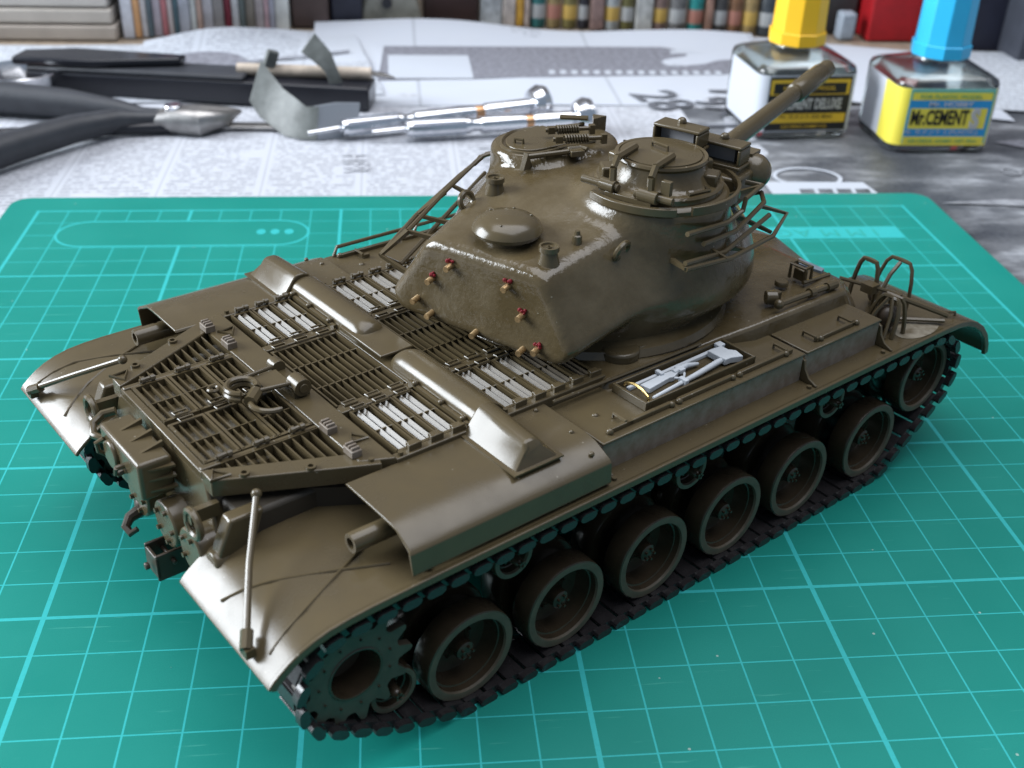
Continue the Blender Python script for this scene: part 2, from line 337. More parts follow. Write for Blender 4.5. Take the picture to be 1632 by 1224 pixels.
# the cutting mat: a rounded slab, its top face is z = 0
def rrect(x0,x1,y0,y1,r,n=6):
    P = []
    for cx, cy, a in ((x1-r,y0+r,-90),(x1-r,y1-r,0),(x0+r,y1-r,90),(x0+r,y0+r,180)): P += arc(cx,cy,r,a,a+90,n)
    return P
mt = MB().prism(rrect(-26.1,6.35,-24,16.25,.65), -.28, 0).build('cutting_mat', M_mat, bev=.03)
tag(mt, 'green self-healing cutting mat with a pale centimetre grid under the tank', 'cutting mat')
M_ltr = mat('mat_lettering', (.015,.27,.23), .5)
for ch, x in (('G',1.03-1.1),('A',.55+.05),('M',1.55),('M',2.45),('I',3.15)):
    put('printed_letter', text_mesh(ch, .85, M_ltr, .002, 1.05), mt, (x-.05,12.68,.006), (0,0,math.pi))
# ================================================================== THE TANK (x forward, y to its left, z up)
T = thing('model_tank', 'olive brown plastic scale model tank, unpainted, standing on the green cutting mat', 'model tank', (-18.027,-5.634,0), rad(33.266))
SIDES = (-1, 1)
# ---- lower hull
hb = MB()
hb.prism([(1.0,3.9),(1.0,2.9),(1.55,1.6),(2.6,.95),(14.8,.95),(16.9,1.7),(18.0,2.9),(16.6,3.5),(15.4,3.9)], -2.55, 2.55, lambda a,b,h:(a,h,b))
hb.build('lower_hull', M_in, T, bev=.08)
# rear plate, sloping, wider towards the final drives
rp = MB()
prof = [(.84,4.22,1.72),(.80,3.7,1.95),(.72,3.2,2.25),(.78,2.6,2.45),(1.1,1.9,2.5),(1.6,1.4,2.5)]
vs = []
for x,z,w in prof: vs += [(x,-w,z),(x,w,z)]
vs += [(x+1.2,y,z) for x,y,z in vs]
k = len(prof); fs = [(2*i,2*i+1,2*i+3,2*i+2) for i in range(k-1)]
fs += [(2*k+2*i+1,2*k+2*i,2*k+2*i+2,2*k+2*i+3) for i in range(k-1)]
for i in range(k-1): fs += [(2*i,2*i+2,2*k+2*i+2,2*k+2*i),(2*i+3,2*i+1,2*k+2*i+1,2*k+2*i+3)]
fs += [(1,0,2*k,2*k+1),(2*k-2,2*k-1,4*k-1,4*k-2)]
rp.add(vs, fs).build('rear_plate', M_ol, T, bev=.05)
def xcyl(mb, x0, x1, y, z, r, n=28): return mb.cyl((x0,y,z),(x1,y,z),r,n)
for y, z in ((-.86,3.0),(-1.86,3.05),(.30,2.95)):
    o = xcyl(MB(), .40,1.1,y,z,.44).build('round_cover', M_ol, T, bev=.04)
    b = MB()
    for a in range(5): xcyl(b,.34,.42,y+.30*math.cos(a*1.257+.6),z+.30*math.sin(a*1.257+.6),.045,8)
    b.build('bolt_heads', M_ol, o, kind='stuff')
for s in SIDES:            # final drive housings beside the rear plate
    xcyl(MB(), .75,1.6,s*2.72,2.6,.3).build('drive_cover', M_ol, T, bev=.05)
    f = MB().prism([(.95,4.0),(.80,4.0),(.58,3.5),(.50,3.2),(.56,2.95),(1.0,2.85),(1.4,4.0)], s*2.36, s*2.66, lambda a,b,h:(a,h,b)); xcyl(f, .46,1.2,s*2.51,3.2,.22); f.build('final_drive', M_ol, T, bev=.05, seg=3)
    e = MB().tube([(.42+.0*k, s*2.1+.24*math.cos(k*math.pi/9), 3.78+.24*math.sin(k*math.pi/9)) for k in range(18)], .065, 8, closed=True)
    e.box((.65,s*2.0,3.85),(.5,.12,.25)); e.build('towing_eye', M_ol, T)
hk = MB().tube([(.62,.35,2.62),(.38,.33,2.55),(.2,.30,2.52),(.08,.22,2.42),(.1,.08,2.35),(.22,.04,2.42)], [.13,.12,.1,.085,.07,.05], 10)
hk.ball((.55,.4,2.62),.2); hk.build('towing_hook', M_dk, T)
hx = MB(); hx.b2(.15,.95,-.86,-.80,1.85,2.4); hx.b2(.15,.95,-.42,-.36,1.85,2.4); hx.b2(.15,.22,-.86,-.36,1.9,2.35); hx.cyl((.1,-.62,2.1),(.02,-.62,2.1),.07,10); hx.cyl((.45,-.95,2.2),(.45,-.2,2.2),.05,8)
hx.build('hitch_bracket', M_dk, T, bev=.02)
# infantry telephone box with ribs and a round lid
pb = MB().b2(.12,.72,-.78,.86,3.52,4.26).build('telephone_box', M_ol, T, bev=.07, seg=3)
r_ = MB()
for y in (-.42,0,.42): r_.prism([(.3,4.255),(.72,4.255),(.72,4.36)], y-.03, y+.03, lambda a,b,h:(a,h,b))
for z in (3.68,3.9,4.1): r_.prism([(.25,-.775),(.72,-.775),(.72,-.88)], z-.02, z+.02, lambda a,b,h:(a,b,h))
r_.build('rib', M_ol, pb)
xcyl(MB(), .05,.14,.34,3.9,.26).build('round_lid', M_ol, pb, bev=.03)
MB().tube([(.10,.66,3.72),(.0,.70,3.8),(-.02,.70,3.98),(.10,.64,4.06)], .045, 8).build('handle', M_ol, pb)
l_ = MB(); l_.cyl((.13,-.10,3.9),(-.02,-.10,3.9),.05,8); l_.cyl((-.02,-.12,3.92),(-.02,-.05,3.75),.04,8); l_.cyl((.12,-.02,3.75),(.0,-.02,3.72),.06,8); l_.build('latch', M_ol, pb)
sh = MB().tube([(.42,.98,3.8),(.22,1.05,3.78),(.12,1.25,3.8),(.2,1.45,3.9),(.42,1.5,4.0),(.62,1.4,4.05)], .075, 10); sh.build('tow_shackle', M_ol, T)
# ---- fenders: one curved sheet each side with a rolled lip
FP = [(0,2.86),(.07,2.95),(.2,3.06),(.36,3.18),(.55,3.29),(.78,3.38),(1.05,3.45),(1.4,3.49),(1.8,3.51),(3,3.52),(17.0,3.52),(17.5,3.50),(17.9,3.42),(18.25,3.28),(18.6,3.06),(18.9,2.76),(19.08,2.45),(19.15,2.2)]
for s in SIDES:
    f = MB().sheet(FP, -.07, s*2.2, s*5.12, lambda a,b,h:(a,h,b))
    f.sheet(FP, -.15, s*5.07, s*5.17, lambda a,b,h:(a,h,b-.0))
    fo = f.build('fender', M_ol, T, bev=.02, label='fender with its rolled edge along the near track' if s<0 else None)
    r_ = MB()
    r_.tube([(.24,s*3.27,3.10),(.55,s*3.45,3.29),(.9,s*3.66,3.42),(1.75,s*4.12,3.515),(2.55,s*4.5,3.53)], .028, 6)
    r_.tube([(.26,s*4.75,3.11),(.6,s*4.66,3.31),(.98,s*4.56,3.44),(1.7,s*4.25,3.51),(2.5,s*3.88,3.53)], .028, 6)
    r_.build('stiffening_rib', M_ol, fo)
    # antenna / brace rod leaning from the deck to the fender
    rd = MB(); rd.tube([(1.30,s*2.62,4.30),(.66,s*3.5,3.78),(.10,s*4.38,3.24)], [.055,.055,.06], 10); rd.ball((1.3,s*2.62,4.3),.09)
    rd.tube([(.17,s*4.27,3.28),(.02,s*4.50,3.15)], .10, 8); rd.box((.06,s*4.48,3.1),(.16,.2,.16)); rd.build('brace_rod', M_ol, T)
    for x, y in ((6.95,4.95),(2.9,4.95),(12.3,4.98),(14.78,4.98)):
        MB().cyl((x,s*y,3.5),(x,s*y,3.575),.05,8).build('rivet', M_ol, fo)
# ---- front casting and glacis
cs = MB()
top = [(8.2,-3.35),(11.2,-3.35),(12.0,-3.62),(14.9,-3.72),(15.35,-3.35),(15.4,0)]
top = top + [(x,-y) for x,y in reversed(top[:-1])]
low = [(8.1,-3.42),(11.2,-3.45),(12.0,-3.75),(15.2,-3.85),(15.75,-3.45),(17.1,0)]
low = low + [(x,-y) for x,y in reversed(low[:-1])]
low2 = [(8.1,-3.42),(11.2,-3.45),(12.0,-3.75),(15.4,-3.9),(16.6,-3.3),(18.3,0)]; low2 = low2 + [(x,-y) for x,y in reversed(low2[:-1])]
n = len(top)
def tz_(x): return 4.32 if x < 11.5 else 4.50
vs = [(x,y,tz_(x) if x<15.3 else 4.42) for x,y in top] + [(x,y,4.05 if x<15 else 3.85) for x,y in low] + [(x,y,3.3 if x<15 else 2.9) for x,y in low2]
fs = [tuple(range(n))] + [(k+n,(k+1)%n+n,(k+1)%n,k) for k in range(n)] + [(k+2*n,(k+1)%n+2*n,(k+1)%n+n,k+n) for k in range(n)] + [tuple(range(3*n-1,2*n-1,-1))]
fs[0] = tuple(range(n))
front = cs.add(vs, fs).build('front_casting', M_tur, T, bev=.13, seg=3)
cl = MB().lathe([(3.05,4.0),(3.15,4.32),(3.08,4.46),(2.75,4.56),(2.5,4.6)], 64, Matrix.Translation((10.4,-.1,0))).build('turret_ring_collar', M_tur, T)
# ---- engine deck: dark well, then raised plates and grilles
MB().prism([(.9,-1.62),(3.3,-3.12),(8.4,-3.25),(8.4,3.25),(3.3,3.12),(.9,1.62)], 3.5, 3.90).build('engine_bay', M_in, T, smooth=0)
dk = MB()
def plate(x0,x1,y0,y1,z1=4.35,z0=4.04,mb=None): (mb or dk).b2(x0,x1,y0,y1,z0,z1)
dk.prism([(3.02,-2.92),(3.58,-3.18),(3.58,3.18),(3.02,2.92)], 4.04, 4.38)                       # crossbeam
deck = dk.build('deck_crossbeam', M_ol, T, bev=.025)
dk = MB()
for s in SIDES:
    dk.prism([(.84,s*1.62),(.84,s*1.98),(3.3,s*3.18),(3.4,s*2.9),(3.02,s*2.62),(1.05,s*1.70)][::s], 4.04, 4.37)      # outer arm of the wedge
    plate(3.58,8.3,s*3.02,s*3.2); plate(3.58,5.15,s*1.26,s*1.46,4.36); plate(5.88,8.3,s*1.22,s*1.42,4.36)
    dk.prism([(.86,s*1.48),(.86,s*1.6),(3.02,s*1.62),(3.02,s*1.50)][::s], 4.04, 4.36)
plate(5.12,5.92,-3.15,3.15,4.34)
plate(.84,.98,-1.62,1.62,4.33)
dk.build('deck_frame', M_ol, T, bev=.02)
# small deck fittings
def lug_block(x, y, z=4.38):
    b = MB(); b.box((x,y,z+.06),(.20,.30,.14))
    for d in (-.09,0,.09): b.box((x,y+d,z+.15),(.16,.045,.07))
    b.build('hinge_block', M_scr, T, bev=.015)
for s in SIDES:
    lug_block(3.10,s*1.82); lug_block(3.06,s*2.66)
    tri = [(3.18,s*2.42),(3.50,s*2.42),(3.34,s*2.16)]
    MB().tube([(a,b,4.40) for a,b in tri], .035, 6, closed=True).build('lifting_triangle', M_ol, T)
    MB().tube([(a-2.35,b-s*.40,4.39) for a,b in tri], .035, 6, closed=True).build('lifting_triangle', M_ol, T)
    for x, y in ((1.35,2.13),(2.3,2.6)):
        MB().lathe([(.09,4.36),(.09,4.42),(.05,4.42),(.05,4.38)], 12, Matrix.Translation((x,s*y,0))).build('ring_boss', M_ol, T)
    for x, y in ((3.7,3.12),(3.2,3.0),(5.95,3.1),(5.95,1.32),(5.02,3.1)): MB().cyl((x,s*y,4.34),(x,s*y,4.42),.05,8).build('deck_bolt', M_ol, T)
# slats: shared meshes
def slat_mesh(L, lean, w, th=.028):
    # blade running along y, leaning in x
    m_ = MB(); m_.box((0,0,0),(th,L,w),(0,lean,0)); return m_.mesh('slat', M_lou if lean else M_ol, 0)
_sl = {}
def slat(parent, x, y, L, lean=0., w=.26, z=4.22):
    key = (round(L,3), round(lean,3), w)
    if key not in _sl: _sl[key] = slat_mesh(L, lean, w)
    return put('slat', _sl[key], parent, (x,y,z))
def latch_pair(mb, x, y, z=4.38, L=.34):
    mb.box((x,y,z),(L,.15,.05)); mb.box((x-.11,y,z+.035),(.06,.1,.04)); mb.box((x+.11,y,z+.035),(.06,.1,.04))
def loop(par, x, y, z=4.38, a=.13, b=.055): MB().tube([(x-a,y-b,z),(x+a,y-b,z),(x+a,y+b,z),(x-a,y+b,z)], .022, 5, closed=True).build('grab_loop', M_ol, par)
def knuckle(par, x, y, z=4.40, name='grille_hinge'):
    mb = MB()
    for d in (-.09,.09): mb.cyl((x+d-.035,y,z),(x+d+.035,y,z),.07,10)
    mb.cyl((x-.15,y,z),(x+.15,y,z),.04,8); mb.build(name, M_ol, par)
def stub_hinge(par, x):
    MB().box((x,-3.10,4.40),(.26,.07,.14)).box((x,-3.025,4.42),(.20,.10,.08)).build('grille_hinge', M_ol, par, bev=.012)
def grille(x0, x1, y0, y1, nmod, inner, lean, w, divs, name='grille', topz=4.35, hinge_side=None, frameth=.036, lw=.30):
    # nmod modules along x, each with two frame bars and inner slats, divided by thin webs
    fr = MB(); L = (x1-x0)/nmod; yc = (y0+y1)/2; ly = abs(y1-y0)
    for k in range(nmod):
        a = x0 + k*L; b = a+L
        for x in (a+.03, b-.03): fr.b2(x-frameth/2, x+frameth/2, y0, y1, 4.06, topz)
        for y in (y0,y1): fr.b2(a+.03, b-.03, y-.03, y+.03, 4.06, topz-.02)
        for d in divs[k % len(divs)]: yy = y0+(y1-y0)*d; fr.b2(a+.03, b-.03, yy-.015, yy+.015, 4.10, topz-.03)
    o = fr.build(name, M_ol, T)
    for k in range(nmod):
        a = x0+k*L
        for i in range(inner): slat(o, a+.03+(L-.06)*(i+1)/(inner+1)+(0 if abs(lean)<.01 else .0), yc, ly-.06, lean, w, topz-.03-w/2*math.cos(lean))
    return o
# rear centre grille with three modules
g = grille(3.62,5.10,-1.2,1.2,1,9,0,.30,[(.32,.68)])
for k in range(3): loop(g, 3.87+k*.49, 1.26); loop(g, 3.87+k*.49, -1.26)
# side grilles with wide leaning louvres
for s in SIDES:
    for x0, x1, nm in ((3.70,5.05,3),(6.0,8.25,5)):
        g = grille(x0,x1,s*1.5,s*2.98,nm,2,rad(51),.085,[(.5,)],'side_grille',4.36)
        for k in range(nm):
            xk = x0+.2+k*.455
            loop(g, xk+.02, s*1.49, 4.39)
            if s<0: stub_hinge(g, xk+.1)
            else: knuckle(g, xk+.1, 3.06)
# front centre grille runs below the turret bustle
g = grille(5.98,8.25,-1.15,1.15,1,14,0,.30,[(.33,.67)])
for k in range(5): loop(g, 6.2+k*.45, 1.20); loop(g, 6.2+k*.45, -1.20)
# rear doors, two leaves, three modules each
for s in SIDES:
    fr = MB(); ya, yb = s*.09, s*1.44
    for k in range(3):
        a = .98+k*.68; b = a+.66
        for x in (a+.03,b-.03): fr.b2(x-.025,x+.025,ya,yb,4.0,4.38)
        fr.b2(a,b,ya-.03,ya+.03,4.08,4.37); fr.b2(a,b,yb-.03,yb+.03,4.08,4.37)
        fr.b2(a,b,s*.76-.012,s*.76+.012,4.06,4.35)
    o = fr.build('rear_door', M_ol, T)
    for k in range(3):
        for i in range(3): slat(o, .98+k*.68+.03+.60*(i+1)/4, s*.765, 1.29, 0, .32, 4.18)
        loop(o, 1.31+k*.68, s*.12, 4.41); knuckle(o, 1.31+k*.68, s*1.50, 4.42, 'door_hinge')
    # wedge grille outside the door
    o = MB().b2(1.2,3.0,s*1.60-.02,s*1.60+.02,4.1,4.36).build('wedge_grille', M_ol, T)
    for i in range(10):
        x = 1.28+i*.175; y1 = 1.66+(x-.9)*.49
        slat(o, x, s*(1.62+y1)/2, round(y1-1.62,3), 0, .32, 4.18)
# exhaust duct humps across the deck, each ending in a deflector hood on the muffler box
def hump(mb, x0, x1, z0, h, y0, y1, lean=.25, n=10):
    xm = (x0+x1)/2; P = []
    w = x1-x0
    P = [(x0,z0),(x0+.30*w,z0+h*.80)] + [(x0+w*(.30+.40*k/6), z0+h*(.80+.2*math.sin(math.pi*k/6))) for k in range(1,6)] + [(x0+.70*w,z0+h*.80),(x1,z0)]
    return mb.prism(P, y0, y1, lambda a,b,h_:(a,h_,b))
for s in SIDES:
    m_ = MB(); x0, x1 = 5.17, 5.87; secs = []
    for y, kk in ((.46,.05),(.49,.45),(.56,.75),(.68,.93),(.85,1.),(3.12,1.)):
        w = (x1-x0)*(.55+.45*kk); c = (x0+x1)/2
        secs.append([(c+w/2*math.cos(a), s*y, 4.34+.33*kk*math.sin(a)**.8) for a in [math.pi*k/14 for k in range(15)]])
    vs = [p for q_ in secs for p in q_]; fs = []
    for i in range(len(secs)-1):
        for k in range(14): fs.append((i*15+k,i*15+k+1,(i+1)*15+k+1,(i+1)*15+k))
    fs.append(tuple(range(14,-1,-1))); fs.append(tuple((len(secs)-1)*15+k for k in range(15)))
    o = m_.add(vs, fs).build('exhaust_duct', M_ol, T)
    MB().b2(5.10,5.16,s*1.3,s*3.1,4.34,4.43).build('duct_flange', M_ol, o)
    b_ = MB()
    for y in (1.5,2.3,2.95): b_.ball((5.12,s*y,4.45),.06)
    b_.build('bolt_heads', M_ol, o, kind='stuff')
MB().prism([(5.12,-.38),(5.85,-.38),(5.85,1.12),(5.12,1.12)], 4.44, 4.50).build('duct_bridge_plate', M_ol, T, bev=.02)
# muffler boxes over the fenders
for s in SIDES:
    P = [(3.18,4.27),(4.30,4.27),(4.60,4.22),(4.98,4.05),(5.03,4.00),(5.06,3.60)]
    m_ = MB()
    # outer skin, rear edge raked so the outer corner ends further back
    n = len(P); xr = [2.60,2.60,2.62,2.60,2.58,2.62]; vs = []
    for q_ in (0,.05):
        for i,(y,z) in enumerate(P): vs.append((xr[i], s*(y-q_*.9), z-q_))
        for i,(y,z) in enumerate(P): vs.append((6.78, s*(y-q_*.9), z-q_))
    fs = []
    for i in range(n-1):
        fs += [(i,i+1,n+i+1,n+i),(2*n+i+1,2*n+i,3*n+i,3*n+i+1),(i+1,i,2*n+i,2*n+i+1),(n+i,n+i+1,3*n+i+1,3*n+i)]
    fs += [(0,n,3*n,2*n),(n-1,3*n-1,4*n-1,2*n-1)]
    m_.add(vs, fs)
    m_.prism([(3.18,4.22),(4.5,4.22),(4.98,3.97),(5.01,3.56),(3.18,3.56)], 6.70, 6.785, lambda a,b,h:(h,s*a,b))
    bx = m_.build('muffler_box', M_ol, T, bev=.015, label='sheet muffler box over the near fender' if s<0 else None)
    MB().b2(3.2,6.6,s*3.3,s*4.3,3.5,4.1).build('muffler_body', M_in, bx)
    ho = MB(); y1 = s*4.5
    vs = []; A = [(4.97,4.28),(5.25,4.66),(5.31,4.72),(5.36,4.745),(5.52,4.745),(5.62,4.70),(5.68,4.62),(5.90,4.28)]
    B = [(4.97,4.28),(5.22,4.58),(5.28,4.66),(5.34,4.69),(5.50,4.69),(5.60,4.64),(5.66,4.56),(5.90,4.28)]
    vs = [(x,s*3.13,z) for x,z in A] + [(x,s*4.42,z) for x,z in A[:1]+B[1:-1]+A[-1:]] + [(x+ (0 if 0<i<7 else 0),s*(4.52 if 0<i<7 else 4.62),max(4.28,z-.10) if 0<i<7 else z) for i,(x,z) in enumerate(B)]
    vs[16] = (4.97,s*4.62,4.28)
    n = 8; fs = [tuple(range(n))]
    for r0 in (0,8):
        for i in range(n-1): fs.append((r0+i,r0+i+1,r0+n+i+1,r0+n+i))
    fs.append(tuple(16+i for i in range(n)))
    ho.add(vs, fs).build('deflector_hood', M_ol, bx, bev=.03, seg=2)
    MB().b2(4.90,5.96,s*3.16,s*4.68,4.268,4.30).build('hood_flange', M_ol, bx)
    b_ = MB()
    for x,y,z in ((6.5,3.3,4.27),(6.55,4.2,4.27),(6.5,4.8,4.16)): b_.ball((x,s*y,z),.05)
    b_.build('bolt_heads', M_ol, bx, kind='stuff')
    # exhaust stub sticking out of the rear
    e = MB().lathe([(.10,0),(.10,.35),(.165,.35),(.175,.32),(.175,-.9),(.10,-.9)], 20, Matrix.Translation((2.45,s*4.08,3.86)) @ Matrix.Rotation(rad(-90),4,'Y'))
    e.build('exhaust_stub', M_ol, bx)
# ---- stowage boxes along the sides
def side_handle(par, x, y, z=4.17, L=.32):
    mb = MB().tube([(x-.02,y+L/2,z),(x-.02,y+L/2,z+.08),(x-.02,y-L/2,z+.08),(x-.02,y-L/2,z)], .03, 6); mb.box((x+.06,y-L/2,z+.03),(.16,.08,.08)); mb.build('handle', M_ol, par)
for s in SIDES:
    for x0, x1 in ((6.88,12.40),(12.47,14.95)):
        sb = MB(); sb.b2(x0,x1,s*3.22,s*4.66,3.45,4.10); b = sb.build('stowage_box', M_scr if s<0 else M_ol, T, bev=.03, label=('long ' if x0<7 else 'short ')+'stowage box on the '+('near' if s<0 else 'far')+' fender')
        MB().b2(x0+.0,x1-.0,s*3.20,s*4.69,4.10,4.15).build('lid', M_ol, b, bev=.02)
        for x in ((7.62,12.05) if x0<7 else (12.98,14.15)): side_handle(b, x, s*4.32)
        for a,c in (((7.2,8.75),(8.95,10.42),(10.62,12.0)) if x0<7 else ((13.1,14.3),)):
            st = MB(); st.b2(a,c,s*4.43,s*4.52,4.15,4.24); st.ball((a,s*4.5,4.19),.07); st.ball((c,s*4.5,4.19),.07); st.build('edge_strip', M_ol, b, bev=.015)
        for x in ((9.04,10.67,12.25) if x0<7 else (13.38,14.6)):
            hg = MB().box((x,s*3.24,4.17),(.3,.14,.04))
            for k in range(4): hg.box((x+k*.07-.1,s*3.24,4.19),(.045,.16,.07))
            hg.build('lid_hinge', M_ol, b)
    for x in (12.43,14.98):      # gusset brackets
        MB().prism([(4.62,4.02),(4.70,3.98),(4.74,3.80),(4.86,3.64),(5.06,3.56),(5.06,3.53),(4.62,3.53)], x-.03, x+.03, lambda a,b,h:(h,s*a,b)).build('gusset', M_ol, T, bev=.01)
    for p_ in ((7.4,s*3.9,4.15),(6.95,s*4.85,3.57)): MB().ball(p_,.07,8,6,(1,1,.6)).build('rivet', M_ol, T)
# tool tray on the near box, with pale grey resin tools
ty_ = MB()
ty_.b2(8.22,8.28,-4.36,-3.46,4.15,4.33); ty_.b2(11.18,11.24,-4.36,-3.46,4.15,4.33); ty_.b2(8.28,11.18,-3.52,-3.46,4.15,4.33); ty_.b2(8.28,11.18,-4.36,-4.31,4.15,4.33)
tray = ty_.build('tool_tray', M_ol, T, bev=.012)
MB().b2(8.28,11.18,-4.31,-3.52,4.151,4.17).build('tray_floor', M_ol, tray)
pb_ = MB(); pb_.prism([(8.42,-3.62),(8.45,-3.69),(11.1,-3.64),(11.12,-3.55)], 4.17, 4.26); pb_.box((11.02,-3.6,4.3),(.18,.16,.08)); pb_.box((9.25,-3.68,4.30),(.09,.18,.08)); pb_.build('pry_bar', M_gry, tray, bev=.02)
ax = MB(); ax.tube([(8.55,-4.22,4.26),(9.2,-4.17,4.27),(9.9,-4.10,4.27),(10.5,-4.02,4.27),(10.75,-4.0,4.27)], [.04,.045,.06,.065,.055], 8); ax.prism([(10.62,-4.12),(10.60,-3.66),(10.98,-3.68),(10.98,-3.86),(11.08,-3.98),(11.02,-4.22),(10.78,-4.12)], 4.20, 4.34); ax.box((9.42,-4.15,4.28),(.1,.2,.14)); ax.build('axe', M_gry, tray, bev=.02)
rf = MB(); rf.prism([(8.70,-3.98),(8.66,-3.76),(9.3,-3.72),(9.55,-3.74),(9.62,-3.84),(9.40,-3.93),(9.30,-3.90)], 4.18, 4.29); rf.tube([(9.5,-3.80,4.27),(9.9,-3.76,4.28),(10.2,-3.80,4.24)], [.07,.06,.035], 8); rf.box((9.68,-3.8,4.28),(.14,.18,.1)); rf.tube([(9.34,-3.98,4.3),(9.5,-4.08,4.28),(9.64,-3.96,4.3)], .03, 6); rf.build('maul', M_gry, tray, bev=.015)
MB().tube([(8.40,-3.60,4.30),(8.38,-3.66,4.38),(8.42,-3.85,4.42),(8.42,-4.05,4.40),(8.40,-4.22,4.34),(8.40,-4.26,4.22)], .028, 8).build('brass_handle', mat('bright_brass_wire', (.75,.55,.22), .2, metal=1), tray)
# fuel cap and odd fittings on the deck by the ring
fc = MB(); fc.lathe([(0,4.50),(.36,4.50),(.40,4.46),(.40,4.32)], 24, Matrix.Translation((9.1,-2.72,0))); fc.box((9.55,-2.9,4.42),(.3,.18,.14)); fc.box((9.9,-2.75,4.42),(.12,.3,.1)); fc.build('fuel_cap', M_ol, T, bev=.02)
MB().tube([(6.9,-3.3,4.31),(8.5,-3.33,4.31),(10.4,-3.36,4.31),(10.7,-3.38,4.33)], .035, 6).build('weld_bead', M_ol, T)
# travel lock lying on the beam
tl = MB(); c = (2.36,-.16)
pts = [(c[0]+.27*math.cos(rad(a)), c[1]+.27*math.sin(rad(a)), 4.70) for a in range(-40,251,20)]
tl.tube(pts, .06, 8); tl.tube([(x,y,4.60) for x,y,z in pts], .075, 8)
tl.build('travel_lock_clamp', M_ol, T)
ar = MB()
for y, y2 in ((.28,.16),(-.46,-.40)): ar.tube([(3.30,y,4.62),(2.58,y2,4.66)], .045, 8)
ar.b2(2.72,3.2,-.36,.16,4.58,4.62); ar.cyl((3.3,.46,4.58),(3.3,.22,4.58),.14,14); ar.cyl((3.3,-.32,4.58),(3.3,-.66,4.58),.17,16); ar.cyl((3.3,-.66,4.58),(3.3,-.69,4.58),.09,12); ar.b2(3.14,3.46,-.6,.4,4.36,4.52); ar.build('travel_lock_arm', M_ol, T, bev=.01)
ac = MB(); c2 = (2.62,-.62); ac.tube([(c2[0]+.34*math.cos(rad(a)), c2[1]+.34*math.sin(rad(a))-.08, 4.58) for a in range(160,290,13)], [.055]*9+[.04], 8); ac.tube([(2.55,-.34,4.62),(2.30,-.56,4.60)], .12, 8); ac.build('travel_lock_strap', M_ol, T)
MB().tube([(2.36-.38+.09*math.cos(a),.18+.09*math.sin(a),4.62) for a in [k*math.pi/6 for k in range(12)]], .035, 6, closed=True).build('lock_pin_ring', M_ol, T)
# ---- front fittings
gp = MB(); X0,Y0 = 14.42,-2.82
for dx in (-.1,.12): gp.tube([(X0+dx,Y0-.2,4.5),(X0+dx,Y0-.2,4.84),(X0+dx,Y0+.2,4.84),(X0+dx,Y0+.2,4.5)], .04, 6)
gp.b2(X0-.1,X0+.12,Y0-.22,Y0-.17,4.82,4.87); gp.b2(X0-.1,X0+.12,Y0+.17,Y0+.22,4.82,4.87); gp.build('periscope_guard', M_ol, T)
MB().box((X0+.01,Y0,4.62),(.14,.3,.26)).build('periscope', M_ol, T, bev=.03)
MB().lathe([(0,4.58),(.13,4.58),(.15,4.55),(.15,4.48)], 16, Matrix.Translation((13.9,-2.75,0))).build('filler_cap', M_ol, T)
tb = MB(); tb.tube([(12.95,-3.46,4.58),(14.65,-3.52,4.58)], .07, 8); tb.tube([(13.9,-3.49,4.58),(14.05,-3.5,4.58)], .11, 10); tb.tube([(14.45,-3.52,4.58),(14.75,-3.53,4.58)], .10, 10); tb.ball((12.95,-3.46,4.58),.11); tb.build('torsion_bar', M_ol, T)
tb = MB(); tb.cyl((13.0,-3.05,4.56),(13.2,-3.2,4.56),.15,16); tb.box((13.25,-3.1,4.56),(.22,.2,.2)); tb.build('ventilator', M_ol, T, bev=.02)
MB().tube([(14.25,-3.05,4.55),(15.25,-3.0,4.46)], .045, 6).build('weld_bead', M_ol, T)
MB().prism([(15.05,-2.2),(15.32,-2.1),(15.32,-2.8),(15.15,-2.85)], 4.40, 4.505).build('putty_patch', M_put, T)
# headlight group behind hoop guards
def hoops(mb, cx, cy, z, w, h, lean=.0, r=.055, n=12, dirx=1):
    pts = [(cx+lean*math.sin(math.pi*k/n), cy - w/2*math.cos(math.pi*k/n), z+h*min(1,1.25*math.sin(math.pi*k/n))) for k in range(n+1)]
    mb.tube(pts, r, 6)
hg = MB()
def strap(mb, pts, w=.07, th=.035): mb.tube(pts, w*.6, 5)
for dx, ln in ((0,.30),(.42,-.02)): hoops(hg, 15.45+dx, -4.35, 3.52, .72, .78, ln, .05)
strap(hg, [(15.3,-4.62,3.55),(15.5,-4.55,4.0),(15.7,-4.4,4.28),(15.95,-4.25,4.15),(16.1,-4.2,3.7)])
strap(hg, [(15.3,-4.1,3.55),(15.5,-4.2,4.0),(15.7,-4.3,4.28)])
hg.build('headlight_guard', M_ol, T, label='closed hoop guard on the near front fender')
h_ = MB(); h_.ball((15.75,-4.35,3.85),.26,14,10,(1,1,1)); h_.cyl((15.75,-4.35,3.5),(15.75,-4.35,3.8),.1,10); h_.build('headlight', M_dk, T)
hg = MB(); hoops(hg, 16.3, -3.25, 3.55, .66, 1.05, .1, .055); hg.build('headlight_guard', M_ol, T)
hg = MB(); hoops(hg, 16.9, -3.6, 3.5, .95, 1.05, .2, .045); hg.tube([(16.3,-3.6,3.6),(16.7,-3.62,4.3),(17.05,-3.6,4.5)], .05, 6); hg.build('headlight_guard', M_ol, T)
h_ = MB(); h_.ball((16.6,-3.45,3.75),.2,12,8); h_.build('headlight', M_dk, T)
